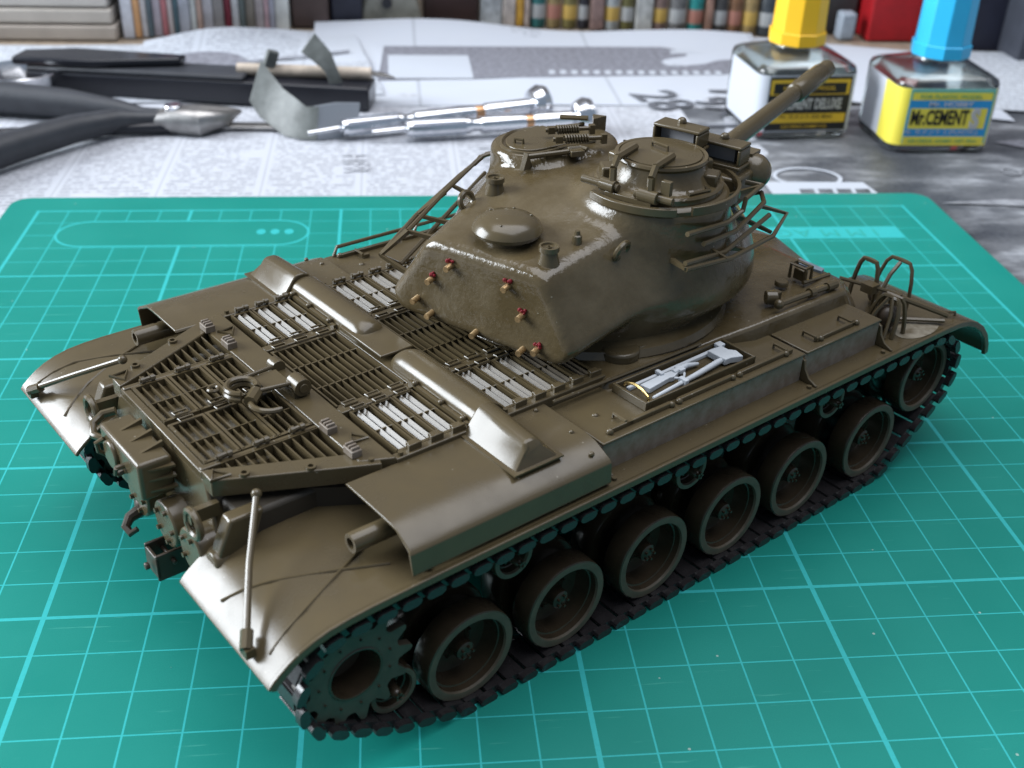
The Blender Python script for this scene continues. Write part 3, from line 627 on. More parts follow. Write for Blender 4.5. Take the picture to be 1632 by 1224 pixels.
tb = MB(); tb.tube([(15.75,-2.95,4.22),(16.3,-3.85,4.10),(16.95,-4.75,3.80)], .045, 7); tb.tube([(16.45,-4.15,4.0),(17.1,-5.0,3.72)], .06, 7); tb.box((16.1,-3.55,4.12),(.28,.3,.2)); tb.box((16.4,-4.05,3.95),(.2,.2,.25)); tb.tube([(16.2,-4.3,3.62),(17.0,-5.0,3.62)], .05, 6); tb.build('cleaning_rod', M_ol, T)
MB().tube([(17.3,-4.75,3.56),(17.3,-4.75,3.64),(17.6,-4.9,3.62),(17.6,-4.9,3.52)], .03, 6).build('fender_handle', M_ol, T)
gl = MB(); gl.lathe([(0,0),(.5,-.001),(.62,-.004)], 24, Matrix.Translation((16.35,-4.75,3.534)) @ Matrix.Diagonal((1.1,.55,1,1))); gl.build('glue_stain', M_wht, T)
# far side grab rails above the fender, seen past the turret
for x0 in (7.1,9.3): MB().tube([(x0,4.6,4.16),(x0+.1,4.62,4.36),(x0+1.9,4.62,4.36),(x0+2.0,4.6,4.16)], .045, 7).build('grab_rail', M_ol, T)

# ---- running gear
def YM(x,y,z,s): return Matrix.Translation((x,y,z)) @ Matrix.Rotation(rad(90)*(1 if s<0 else -1),4,'X')      # local +z points outboard
def wheel_meshes(R, W, ring, dish, hub):
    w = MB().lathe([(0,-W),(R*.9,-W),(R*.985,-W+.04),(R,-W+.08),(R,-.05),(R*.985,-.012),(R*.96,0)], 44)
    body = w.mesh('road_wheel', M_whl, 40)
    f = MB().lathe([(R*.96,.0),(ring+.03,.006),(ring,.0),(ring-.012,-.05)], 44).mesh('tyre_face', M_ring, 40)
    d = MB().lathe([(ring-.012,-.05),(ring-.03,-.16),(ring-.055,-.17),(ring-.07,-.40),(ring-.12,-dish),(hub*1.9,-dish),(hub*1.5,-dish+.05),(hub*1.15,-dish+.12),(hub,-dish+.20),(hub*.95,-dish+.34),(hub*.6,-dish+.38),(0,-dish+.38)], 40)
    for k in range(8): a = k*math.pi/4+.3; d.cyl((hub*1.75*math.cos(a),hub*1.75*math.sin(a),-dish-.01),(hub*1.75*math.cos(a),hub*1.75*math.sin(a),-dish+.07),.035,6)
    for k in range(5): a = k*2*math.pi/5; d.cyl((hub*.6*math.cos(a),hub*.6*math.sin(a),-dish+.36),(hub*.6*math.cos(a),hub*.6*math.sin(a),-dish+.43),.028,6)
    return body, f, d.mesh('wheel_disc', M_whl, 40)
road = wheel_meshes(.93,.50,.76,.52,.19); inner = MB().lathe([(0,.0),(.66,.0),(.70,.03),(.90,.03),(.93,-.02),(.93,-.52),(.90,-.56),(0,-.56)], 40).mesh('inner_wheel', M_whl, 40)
idl = wheel_meshes(.90,.46,.75,.5,.18); rol = wheel_meshes(.42,.4,.32,.2,.09); ten = wheel_meshes(.46,.4,.36,.25,.1)
def place_wheel(ms, name, x, z, s, y, inner_m=None):
    ms[0].name = name; w = bpy.data.objects.new(name, ms[0]); COL.objects.link(w); w.parent = T; w.matrix_local = YM(x, s*y, z, s)
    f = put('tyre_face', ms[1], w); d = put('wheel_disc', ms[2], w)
    if inner_m:
        i = put('inner_wheel', inner_m, w, (0,0,-.86))
    return w
XS = [3.88,6.06,8.30,10.50,12.68,15.15]
for s in SIDES:
    for x in XS: place_wheel(road, 'road_wheel', x, 1.08, s, 4.93, inner)
    place_wheel(idl, 'idler_wheel', 16.82, 2.20, s, 4.95, inner)
    for x in (4.84,9.2,13.5): place_wheel(rol, 'return_roller', x, 2.70, s, 4.82)
    place_wheel(ten, 'tension_wheel', 2.34, 1.16, s, 4.85)
# sprocket: toothed plates and a deep hub
tp = []
NT_ = 13
for k in range(NT_):
    a0 = 2*math.pi*k/NT_
    for da, r in ((-.17,.82),(-.12,.90),(-.07,1.03),(-.02,1.07),(.03,1.05),(.10,.91),(.15,.83),(.22,.81)): tp.append((r*math.cos(a0+da), r*math.sin(a0+da)))
n = len(tp); IR = .46; sp = MB(); vs = []
for h in (.0,-.14):
    vs += [(a,b,h) for a,b in tp] + [(IR*math.cos(2*math.pi*k/n), IR*math.sin(2*math.pi*k/n), h) for k in range(n)]
off = math.atan2(tp[0][1],tp[0][0])
for h in (0,1): 
    for k in range(n):
        a = off + 2*math.pi*k/n
        a = math.atan2(tp[k][1],tp[k][0]); vs[h*2*n+n+k] = (IR*math.cos(a), IR*math.sin(a), vs[h*2*n+n+k][2])
for k in range(n):
    j = (k+1)%n; fs_ = [(k,j,n+j,n+k),(2*n+j,2*n+k,3*n+k,3*n+j),(j,k,2*n+k,2*n+j),(n+k,n+j,3*n+j,3*n+k)]; sp.add([],[]); sp.f += fs_
sp.v = vs
spm = sp.mesh('sprocket', M_spr, 30)
hubm = MB().lathe([(.50,.004),(.48,.02),(.455,.015),(.44,-.03),(.42,-.5),(.15,-.55),(.12,-.45),(0,-.45)], 40).mesh('sprocket_hub', M_whl, 40)
bt = MB()
for k in range(11): a = k*2*math.pi/11+.25; bt.cyl((.66*math.cos(a),.66*math.sin(a),0),(.66*math.cos(a),.66*math.sin(a),.035),.022,6)
btm = bt.mesh('bolt_heads', M_whl, 30)
drm = MB().lathe([(.62,-.14),(.62,-1.3),(0,-1.3)], 24).mesh('sprocket_drum', M_whl, 40)
for s in SIDES:
    w = bpy.data.objects.new('drive_sprocket', spm); COL.objects.link(w); w.parent = T; w.matrix_local = YM(1.56, s*4.98, 2.12, s)
    put('sprocket_hub', hubm, w); put('bolt_heads', btm, w)['kind'] = 'stuff'; put('sprocket_drum', drm, w); put('sprocket_ring', spm, w, (0,0,-1.45))
# suspension arms and shock absorbers glimpsed between the wheels
for s in SIDES:
    for x in XS:
        a = MB(); a.tube([(x+.0,s*3.4,1.3),(x+.55,s*3.1,1.75)], .2, 10); a.tube([(x+.75,s*3.6,2.75),(x+.3,s*3.6,1.7)], .15, 10); a.ball((x+.85,s*4.15,2.8),.17); a.build('suspension_arm', M_dk, T)
# track: links laid along the hull of the wheel circles
def track_path():
    C_ = [(1.56,2.14,1.0),(3.88,1.10,1.01),(15.15,1.10,1.01),(16.82,2.20,.98),(2.34,1.16,.55)]
    P = [(x+r*math.cos(a), z+r*math.sin(a)) for x,z,r in C_ for a in [2*math.pi*k/180 for k in range(180)]]
    P = sorted(set(P))
    def half(P):
        h = []
        for p in P:
            while len(h) > 1 and (h[-1][0]-h[-2][0])*(p[1]-h[-2][1])-(h[-1][1]-h[-2][1])*(p[0]-h[-2][0]) <= 0: h.pop()
            h.append(p)
        return h
    a = half(P); b = half(P[::-1]); return a[:-1]+b[:-1]
TP = track_path(); seg = [math.dist(TP[i],TP[(i+1)%len(TP)]) for i in range(len(TP))]; tot = sum(seg); NL = round(tot/.462); pitch = tot/NL
pad = MB()
oct_ = [(-.205,-.03),(-.195,-.075),(-.15,-.09),(.15,-.09),(.195,-.075),(.205,-.03),(.17,.05),(.10,.07),(-.10,.07),(-.17,.05)]
for ya, yb in ((-.90,-.20),(.20,.90)):
    pad.prism(oct_, ya, yb, lambda a,b,h:(a,h,b))
    pad.b2(-.15,.15,ya+.06,yb-.06,.065,.09)           # rubber chevron outside
pad.cyl((-.12,-1.0,-.01),(-.12,1.0,-.01),.045,6); pad.cyl((.12,-1.0,-.01),(.12,1.0,-.01),.045,6)
pad.prism([(-.12,-.1),(-.06,-.42),(.06,-.42),(.12,-.1)], -.06, .06, lambda a,b,h:(a,h,b))  # guide horn
con = MB(); co = [(-.19,-.0),(-.16,-.055),(-.09,-.085),(.09,-.085),(.16,-.055),(.19,0),(.16,.06),(.09,.09),(-.09,.09),(-.16,.06)]
con.prism(co, -1.03, -.88, lambda a,b,h:(a,h,b+.01)); pad.prism([(a+.23,b+.01) for a,b in co], .88, 1.03, lambda a,b,h:(a,h,b))
conm = con.mesh('end_connector', M_trk, 35); padm = pad.mesh('track_link', M_trk, 35)
def along(d):
    d %= tot; i = 0
    while d > seg[i]: d -= seg[i]; i += 1
    p, q_ = TP[i], TP[(i+1)%len(TP)]; f = d/seg[i]; return (p[0]+(q_[0]-p[0])*f, p[1]+(q_[1]-p[1])*f)
def lmat(d, y):
    a = along(d-.1); b = along(d+.1); c = along(d); tx = Vector((b[0]-a[0],0,b[1]-a[1])).normalized(); nz_ = Vector((tx.z,0,-tx.x))
    m = Matrix.Identity(4); yy = nz_.cross(tx)
    for i in range(3): m[i][0] = tx[i]; m[i][1] = yy[i]; m[i][2] = nz_[i]
    m.translation = (c[0], y, c[1]); return m
for s in SIDES:
    for k in range(NL):
        o = bpy.data.objects.new('track_link', padm); COL.objects.link(o); o.parent = T; o.matrix_local = lmat(k*pitch, s*4.13)
        c = bpy.data.objects.new('end_connector', conm); COL.objects.link(c); c.parent = o
        c.matrix_local = lmat(k*pitch, s*4.13).inverted() @ lmat((k+.5)*pitch, s*4.13)

def crom(P, n=5):
    P = [P[0]]+list(P)+[P[-1]]; R = []
    for i in range(1,len(P)-2):
        for k in range(n):
            t = k/n; R.append(tuple(.5*((2*b)+(c-a)*t+(2*a-5*b+4*c-d)*t*t+(-a+3*b-3*c+d)*t**3) for a,b,c,d in zip(P[i-1],P[i],P[i+1],P[i+2])))
    return R+[tuple(P[-2])]
# ---- turret: one cast surface from a smooth blend of solids
TZ = 0
def sdf(P):
    x, y, z = P[...,0], P[...,1], P[...,2]
    def smin(a,b,k): h = np.clip(.5+.5*(b-a)/k,0,1); return b*(1-h)+a*h - k*h*(1-h)
    def smax(a,b,k): return -smin(-a,-b,k)
    def ell(c,r): q = np.stack([(x-c[0])/r[0],(y-c[1])/r[1],(z-c[2])/r[2]],-1); k = np.linalg.norm(q,axis=-1); g = np.linalg.norm(q/np.array(r),axis=-1)+1e-9; return k*(k-1)/g
    def cyl(cx,cy,r,z0,z1,k): d = np.hypot(x-cx,y-cy)-r; return smax(d, np.maximum(z0-z, z-z1), k)
    def pl(n,p): n = np.array(n,float); n /= np.linalg.norm(n); return (x-p[0])*n[0]+(y-p[1])*n[1]+(z-p[2])*n[2]
    zz = np.where(z > 5.0, z, 5.0-(5.0-z)*2.6)
    def ell2(c,r): q = np.stack([(x-c[0])/r[0],(y-c[1])/r[1],(zz-c[2])/r[2]],-1); k = np.linalg.norm(q,axis=-1); g = np.linalg.norm(q/np.array(r),axis=-1)+1e-9; return k*(k-1)/g*.6
    dome = ell2((.75,0,5.0),(3.35,3.28,2.2))
    dome = smax(dome, pl((.04,0,1),(0,0,6.98)), .5)
    ring = cyl(0,0,2.75,4.2,5.2,.2)
    b = pl((-1,0,.10),(-3.72,0,5.4))
    for s in (-1,1):
        b = smax(b, pl((-.20,s*.86,.56),(-3.6,s*2.12,5.15)), .20)
        b = smax(b, pl((-.05,s*.80,-.62),(-3.6,s*2.12,5.0)), .14)
    b = smax(b, pl((-.11,0,1),(-3.6,0,6.38)), .24)
    b = smax(b, pl((.13,0,-1),(-3.6,0,4.72)), .2)
    b = smax(b, pl((1,0,0),(1.2,0,0)), .3)
    d = smin(dome, b, .30); d = smin(d, ring, .35)
    d = smin(d, cyl(.12,-1.56,1.44,5.2,7.04,.28), .42)
    d = smin(d, cyl(.50,1.62,.98,5.4,7.10,.18), .15)
    d = smin(d, cyl(1.45,1.25,.95,5.4,7.06,.18), .2)
    m = ell((3.6,0,5.65),(1.5,1.35,.95)); d = smin(d, m, .5)
    return d
NU, NV = 300, 190
cen = np.array([-.7,0,5.75])
U = np.linspace(0,2*np.pi,NU,endpoint=False); V = np.linspace(.02,np.pi-.02,NV)
D = np.stack([np.sin(V)[:,None]*np.cos(U), np.sin(V)[:,None]*np.sin(U), np.cos(V)[:,None]*np.ones(NU)],-1)
lo = np.zeros((NV,NU)); hi = np.full((NV,NU),np.nan); ts = np.linspace(0,7.5,160); prev = np.ones((NV,NU),bool); done = np.zeros((NV,NU),bool)
tl_ = np.zeros((NV,NU)); th_ = np.full((NV,NU),7.5)
for t0 in ts[1:]:
    ins = sdf(cen+D*t0) < 0; new = (~ins) & (~done); th_[new] = t0; done |= new; tl_[(ins)&(~done)] = t0
for _ in range(18):
    mid = (tl_+th_)/2; ins = sdf(cen+D*mid[...,None]) < 0; tl_ = np.where(ins,mid,tl_); th_ = np.where(ins,th_,mid)
PT = cen + D*tl_[...,None]
tm = MB(); tm.v = [tuple(p) for p in PT.reshape(-1,3)] + [tuple(PT[0].mean(0)), tuple(PT[-1].mean(0))]
for j in range(NV-1):
    for i in range(NU): k = (i+1)%NU; tm.f.append((j*NU+i,(j+1)*NU+i,(j+1)*NU+k,j*NU+k))
for i in range(NU): k = (i+1)%NU; tm.f.append((NU*NV,i,k)); tm.f.append((NU*NV+1,(NV-1)*NU+k,(NV-1)*NU+i))
TU = tm.build('turret', M_tur, T, smooth=180, label='glossy cast turret with brass rods in the flat rear of its bustle'); TU.location = (10.4,-.12,0); TU.rotation_euler = (0,0,rad(16))
def surf_z(x, y, z0=9.):   # height of the turret roof at a spot
    zs = np.linspace(z0,4.5,450); P = np.stack([np.full(450,x),np.full(450,y),zs],-1); s_ = sdf(P); i = int(np.argmax(s_<0)); return float(zs[i])
def surf_x(y, z):          # rear face of the bustle
    xs = np.linspace(-6,0,600); P = np.stack([xs,np.full(600,y),np.full(600,z)],-1); i = int(np.argmax(sdf(P)<0)); return float(xs[i])
def surf_y(x, z, s):
    ys = np.linspace(s*6,0,600); P = np.stack([np.full(600,x),ys,np.full(600,z)],-1); i = int(np.argmax(sdf(P)<0)); return float(ys[i])
# gun
gz = 5.85; el = rad(5.5)
gd = Vector((math.cos(el),0,math.sin(el))); g0 = Vector((4.2,0,5.48))
def gp_(t): return tuple(g0+gd*t)
G = MB().tube([gp_(0),gp_(1.0),gp_(1.02),gp_(6.7),gp_(6.72)], [.42,.38,.25,.215,.20], 24); G.build('gun_barrel', M_ol, TU)
G = MB().tube([gp_(6.65),gp_(6.7),gp_(6.75)], [.2,.26,.26], 24); G = G.tube([gp_(6.75),gp_(6.8),gp_(8.5),gp_(8.56),gp_(8.58)], [.26,.285,.285,.26,.2], 24); G.build('bore_evacuator', M_ol, TU)
G = MB().tube([gp_(8.5),gp_(9.0),gp_(9.02)], [.24,.25,.2], 20); G.build('muzzle', M_ol, TU)
# searchlight or range-finder blister at the right cheek
b_ = MB(); b_.tube([(2.1,-1.2,6.75),(2.3,-2.5,6.95)], [.42,.38], 20); b_.ball((2.3,-2.6,6.95),.385,18,12,(1,1,1)); b_.box((2.35,-2.45,7.32),(.4,.3,.08)); b_.build('range_finder_blister', M_tur, TU)
b_ = MB().b2(1.2,2.1,-2.75,-1.8,6.5,7.1).build('blister_housing', M_ol, TU, bev=.06)
# ventilator dome on the bustle
DX, DY = -2.82, .02
dz = surf_z(DX,DY)
MB().lathe([(.0,dz+.46),(.30,dz+.45),(.50,dz+.41),(.63,dz+.31),(.68,dz+.20),(.64,dz+.12),(.54,dz+.08),(.44,dz+.08),(.42,dz-.3)], 44, Matrix.Translation((DX,DY,0))).build('ventilator_dome', M_ol, TU)
b_ = MB()
for a in (200,320,80,20): b_.ball((DX+.46*math.cos(rad(a)),DY+.46*math.sin(rad(a)),dz+.42),.03,8,6)
b_.build('bolt_heads', M_ol, TU, kind='stuff')
# antenna sockets
for x, y in ((-3.13,-1.13),(-1.45,1.30)):
    z = surf_z(x,y); a = MB().lathe([(0,z+.27),(.03,z+.27),(.03,z+.30),(.05,z+.30),(.05,z+.27),(.14,z+.27),(.15,z+.31),(.19,z+.31),(.195,z+.22),(.16,z+.20),(.17,z+.12),(.22,z-.05),(.26,z-.3)], 24, Matrix.Translation((x,y,0))); a.build('antenna_socket', M_ol, TU)
z = surf_z(-2.3,-1.21); MB().lathe([(0,z+.26),(.05,z+.26),(.06,z+.18),(.09,z+.16),(.11,z-.1)], 12, Matrix.Translation((-2.3,-1.21,0))).build('peg', M_ol, TU)
# lifting rings
for x, s in ((-1.75,-1),(-2.06,1)):
    y = s*1.82 if s<0 else 1.50; z = surf_z(x,y); n_ = Vector((0,s*.6,.8))
    pts = [(x+.20*math.cos(a), y+s*.20*(.5+.5*math.sin(a))*.55, z+.02+.16*math.sin(a)+.05) for a in [k*math.pi/9 for k in range(18)]]
    MB().tube(pts, .06, 8, closed=True).build('lifting_ring', M_ol, TU)
# brass rods glued into the flat rear face, some with red lacquer
for y, z, red in ((-1.40,4.72+.25,1),(-1.0,5.52,1),(-.62,5.98,1),(.70,6.0,1),(1.12,5.62,1),(1.45,5.12,0),(1.08,4.92,0),(.0,4.86,0),(-1.08,4.86,0)):
    x = surf_x(y,z); o = MB().cyl((x+.1,y,z),(x-.20,y-.02,z-.02),.062,12).build('brass_rod', M_brs, TU)
    if red:
        r_ = MB()
        for k in range(6): r_.ball((x-.0-random.random()*.04, y+random.uniform(-.06,.07), z+random.uniform(.04,.11)), random.uniform(.025,.045), 6, 5)
        r_.build('red_lacquer_blob', M_red, o)
# cupola
CU = (.12,-1.55)
mc = Matrix.Translation((CU[0],CU[1],0))
zc = 7.04
cu = MB().lathe([(1.40,zc-.16),(1.41,zc-.02),(1.36,zc+.03),(1.26,zc+.05)], 56, mc).build('cupola_ring', M_ol, TU)
cu = MB().lathe([(1.28,zc-.1),(1.28,zc+.16),(1.24,zc+.20),(1.08,zc+.22),(1.03,zc+.26),(.93,zc+.40),(.89,zc+.56),(.93,zc+.62),(.91,zc+.67),(.84,zc+.67),(.83,zc+.64),(0,zc+.64)], 56, mc).build('cupola', M_tur, TU)
lid = MB().lathe([(0,zc+.71),(.4,zc+.705),(.80,zc+.68),(.815,zc+.61)], 48, mc).build('cupola_hatch', M_ol, TU)
MB().tube([(.26,-1.26,zc+.69),(.26,-1.26,zc+.79),(.15,-1.66,zc+.79),(.15,-1.66,zc+.69)], .03, 6).build('hatch_handle', M_ol, TU)
for y0 in (-1.14,-1.96):   # hatch arms bending down to the hinge
    a = MB()
    P_ = [(-.12,y0+.04,zc+.75),(-.88,y0,zc+.75),(-1.08,y0-.04,zc+.60),(-1.10,y0-.06,zc+.25)]
    for i in range(3):
        p, q_ = Vector(P_[i]), Vector(P_[i+1]); a.tube([tuple(p),tuple(q_)], .075, 6)
    a.build('hatch_arm', M_ol, TU)
h = MB(); h.cyl((-1.10,-.52,zc+.25),(-1.12,-1.35,zc+.25),.08,12); h.cyl((-1.10,-.95,zc+.25),(-1.12,-1.28,zc+.25),.13,14); h.cyl((-1.12,-1.8,zc+.25),(-1.12,-2.2,zc+.25),.13,14); h.cyl((-1.12,-1.7,zc+.25),(-1.08,-2.5,zc+.25),.08,12); h.box((-1.0,-2.3,zc+.45),(.12,.2,.28)); h.b2(-1.2,-.8,-2.1,-1.1,zc+.05,zc+.16); h.build('hatch_hinge', M_ol, TU, bev=.01)
v_ = MB().tube([(CU[0]+r*math.cos(rad(a)),CU[1]+r*math.sin(rad(a)),zc+.24) for r,a in ((1.18,238),(1.2,262),(.95,268),(.9,240))], .035, 6, closed=True); v_.build('vision_block_frame', M_ol, TU)
for a0 in (285,335,30,80,130):
    a = rad(a0); MB().box((CU[0]+1.03*math.cos(a),CU[1]+1.03*math.sin(a),zc+.30),(.30,.42,.26),(0,0,a)).build('vision_block', M_ol, TU, bev=.04)
# curved guard rails round the cupola
MB().sheet(arc(CU[0],CU[1],1.55,150,222,12), .12, zc-.06, zc+.10).build('cupola_guard', M_ol, TU, bev=.015)
MB().sheet(arc(CU[0],CU[1],1.62,232,330,16), .08, zc-.02, zc+.16).build('cupola_guard', M_ol, TU, bev=.015)
# open-fronted periscope housings
def housing(cx, cy, z, ang, w=1.12, d=.55, h=.42):
    R_ = Matrix.Translation((cx,cy,z)) @ Matrix.Rotation(ang,4,'Z'); m_ = MB()
    def bx(x0,x1,y0,y1,z0,z1): 
        m2 = MB().b2(x0,x1,y0,y1,z0,z1); m_.add([R_ @ Vector(v) for v in m2.v], m2.f)
    bx(0,d,-w/2,w/2,h-.07,h); bx(0,d,-w/2,-w/2+.07,0,h-.07); bx(0,d,w/2-.07,w/2,0,h-.07); bx(d-.07,d,-w/2+.07,w/2-.07,0,h-.07); bx(-.06,d,-w/2-.04,w/2+.04,-.08,0)
    o = m_.build('periscope_housing', M_ol, TU, bev=.03, seg=3); m3 = MB().b2(d-.26,d-.08,-w/2+.22,w/2-.08,.0,h-.10); m3.v = [tuple(R_ @ Vector(v)) for v in m3.v]
    m3.build('periscope_glass', mat('grey_unpainted_insert', (.22,.22,.23), .35) if 'grey_unpainted_insert' not in bpy.data.materials else bpy.data.materials['grey_unpainted_insert'], o)
    k_ = MB().ball(tuple(R_ @ Vector((d*.7,.05,h+.02))), .1, 10, 8); k_.build('knob', M_ol, o)
housing(1.02,-1.36,zc+.53,rad(0),1.04,.50,.37); housing(1.50,-2.12,zc+.22,rad(0),.98,.5,.40)
MB().box((1.14,-1.36,zc+.28),(.45,1.15,.50)).build('periscope_pedestal', M_ol, TU, bev=.05)
MB().box((1.74,-2.1,zc-.06),(.6,1.05,.5)).build('periscope_pedestal', M_ol, TU, bev=.05)
# loader's hatch with springs, stay and a stowed machine-gun cradle
lh = MB(); pl_ = [(1.35,2.15),(.75,2.38),(.2,2.30),(-.22,2.0),(-.32,1.6),(-.15,1.25),(.3,1.05),(.9,.86),(1.4,.72)]
lh.tube([(x,y,7.10) for x,y in crom(pl_)], .045, 6); lh.build('loader_hatch_rim', M_ol, TU)
MB().prism(crom([(1.4,2.08),(.75,2.28),(.2,2.2),(-.15,1.92),(-.22,1.6),(-.07,1.33),(.35,1.14),(.95,.95),(1.4,.85)]), 7.05, 7.15).build('loader_hatch', M_ol, TU, bev=.02)
for x0,y0,x1,y1 in ((.75,1.52,1.50,.87),(.36,1.07,1.14,.35)):
    sp_ = MB(); n_ = 90; d_ = Vector((x1-x0,y1-y0,0)); Ld = d_.length; d_.normalize(); w_ = Vector((-d_.y,d_.x,0)); P_ = []
    for k in range(n_+1):
        a = k/n_*2*math.pi*9; p = Vector((x0,y0,7.32))+d_*(.2+.5*Ld*k/n_)+w_*.085*math.cos(a)+Vector((0,0,.085*math.sin(a))); P_.append(tuple(p))
    sp_.tube(P_, .024, 5); c0 = Vector((x0,y0,7.32)); sp_.tube([tuple(c0-d_*.05),tuple(c0+d_*Ld)], .045, 7); sp_.box(tuple(c0+d_*Ld+Vector((0,0,-.02))),(.12,.13,.20),(0,0,math.atan2(d_.y,d_.x))); sp_.box(tuple(c0+d_*.08),(.16,.14,.14),(0,0,math.atan2(d_.y,d_.x))); sp_.build('hatch_spring', M_ol, TU)
st = MB(); st.tube([(-.48,1.20,7.14),(.30,.68,7.16)], .06, 7); st.prism([(-.68,6.9),(-.53,7.24),(-.35,6.9)], 1.13, 1.25, lambda a,b,h:(a,h,b)); st.box((.42,.58,7.14),(.3,.26,.12),(0,0,-.6)); st.tube([(.36,.74,7.18),(.62,.60,7.18),(.62,.42,7.18)], .06, 6); st.build('hatch_stay', M_ol, TU, bev=.01)
MB().tube([(.05,1.88,7.14),(.05,1.88,7.24),(.10,1.7,7.24),(.10,1.7,7.14)], .035, 6).build('hatch_handle', M_ol, TU)
cr = MB(); cr.tube([(2.0,2.0,7.2),(2.2,1.4,7.25)], .06, 7); cr.prism([(2.1,1.2),(2.4,1.4),(2.5,1.1)], 6.9, 7.3); cr.tube([(1.7,1.75,7.1),(2.2,1.5,7.1)], .05, 6); cr.build('gun_cradle', M_ol, TU)
for x,y in ((2.4,.5),(2.9,-.2)): z = surf_z(x,y); MB().box((x,y,z+.08),(.04,.12,.2)).build('roof_lug', M_ol, TU)
# stowage basket rails
def rails(name, runs, posts, r=.05):
    o = MB().tube(runs[0], r, 7).build(name, M_ol, TU)
    for q_ in runs[1:]: MB().tube(q_, r, 7).build('basket_rail', M_ol, o)
    for a, b in posts:
        a, b = Vector(a), Vector(b); d_ = b-a; m_ = MB(); m_.tube([tuple(a), tuple(b)], [.07,.045], 4); m_.build('basket_bracket', M_ol, o)
    return o
def side_in(x, z, s): return (x, surf_y(x, z, s), z)
rails('stowage_rails', [[(-1.2,-2.92,6.8),(.2,-3.08,6.62),(.72,-3.15,6.72),(.78,-3.15,6.95),(1.6,-3.12,6.98),(1.5,-2.8,7.0)],
    [(-1.3,-3.02,6.15),(.1,-3.32,5.98),(2.0,-3.36,5.80),(2.6,-3.36,6.12),(2.2,-2.9,6.3)],
    [(-1.27,-2.98,6.25),(.1,-3.15,6.05),(2.05,-3.2,6.22)],[(-.6,-3.0,6.42),(.6,-3.12,6.32),(1.9,-3.1,6.52),(2.3,-2.85,6.55)]],
    [((-.95,-2.5,6.1),(-1.3,-3.02,6.16)),((.5,-2.8,5.95),(.7,-3.34,5.94)),((1.6,-2.7,6.2),(2.05,-3.3,5.86)),((.9,-2.6,6.8),(1.5,-3.1,6.98)),((-.3,-2.7,6.3),(-.1,-3.3,6.02)),((2.0,-2.5,6.5),(2.3,-2.85,6.55))], .052)
rails('stowage_rails', [[(-3.5,2.6,5.60),(-1.9,2.98,5.84),(.0,3.3,6.08),(1.18,3.4,6.25),(1.5,3.0,6.3)],
    [(-2.95,2.35,6.0),(-1.1,2.85,6.15),(.75,3.25,6.33),(1.4,3.0,6.4)],
    [(-3.2,2.35,5.35),(-.5,2.95,5.70),(.9,3.25,5.9)]],
    [((-3.3,1.7,5.2),(-3.5,2.6,5.60)),((-2.7,1.7,5.9),(-2.95,2.35,6.0)),((-1.5,2.1,5.7),(-1.9,2.98,5.84)),((-.3,2.5,5.8),(-.4,3.2,6.0)),((-2.95,2.35,6.0),(-3.5,2.6,5.6)),((-1.1,2.85,6.15),(-1.9,2.98,5.84)),((-3.2,2.35,5.35),(-3.5,2.6,5.6)),((.75,3.25,6.33),(.6,3.35,6.15))], .05)
# ================================================================== BOTTLES OF GLUE
ZB = -.24
M_glass = mat('bottle_glass', (.86,.92,.90), .10, trans=1, ior=1.48)
M_liq = mat('solvent', (.93,.95,.90), .0, trans=1, ior=1.36)
M_capy = mat('yellow_cap_plastic', (.85,.48,.02), .38); M_capb = mat('blue_cap_plastic', (.03,.42,.72), .35)
M_lw = mat('white_label', (.46,.48,.53), .5); M_ly = mat('yellow_label', (.72,.62,.07), .45); M_lb = mat('label_blue', (.02,.26,.55), .45); M_lk = mat('label_black', (.012,.012,.012), .4); M_lg = mat('label_green', (.09,.33,.16), .45); M_lo = mat('label_amber', (.62,.40,.03), .4); M_lgy = mat('label_grey_letters', (.42,.42,.40), .45)
def loft(secs, name, m, parent, smooth=45):
    n = len(secs[0]); s = MB(); vs = [p for q in secs for p in q]; fs = []
    for i in range(len(secs)-1):
        for k in range(n): fs.append((i*n+k,i*n+(k+1)%n,(i+1)*n+(k+1)%n,(i+1)*n+k))
    fs.append(tuple(range(n-1,-1,-1))); fs.append(tuple((len(secs)-1)*n+k for k in range(n)))
    return s.add(vs, fs).build(name, m, parent, smooth=smooth)
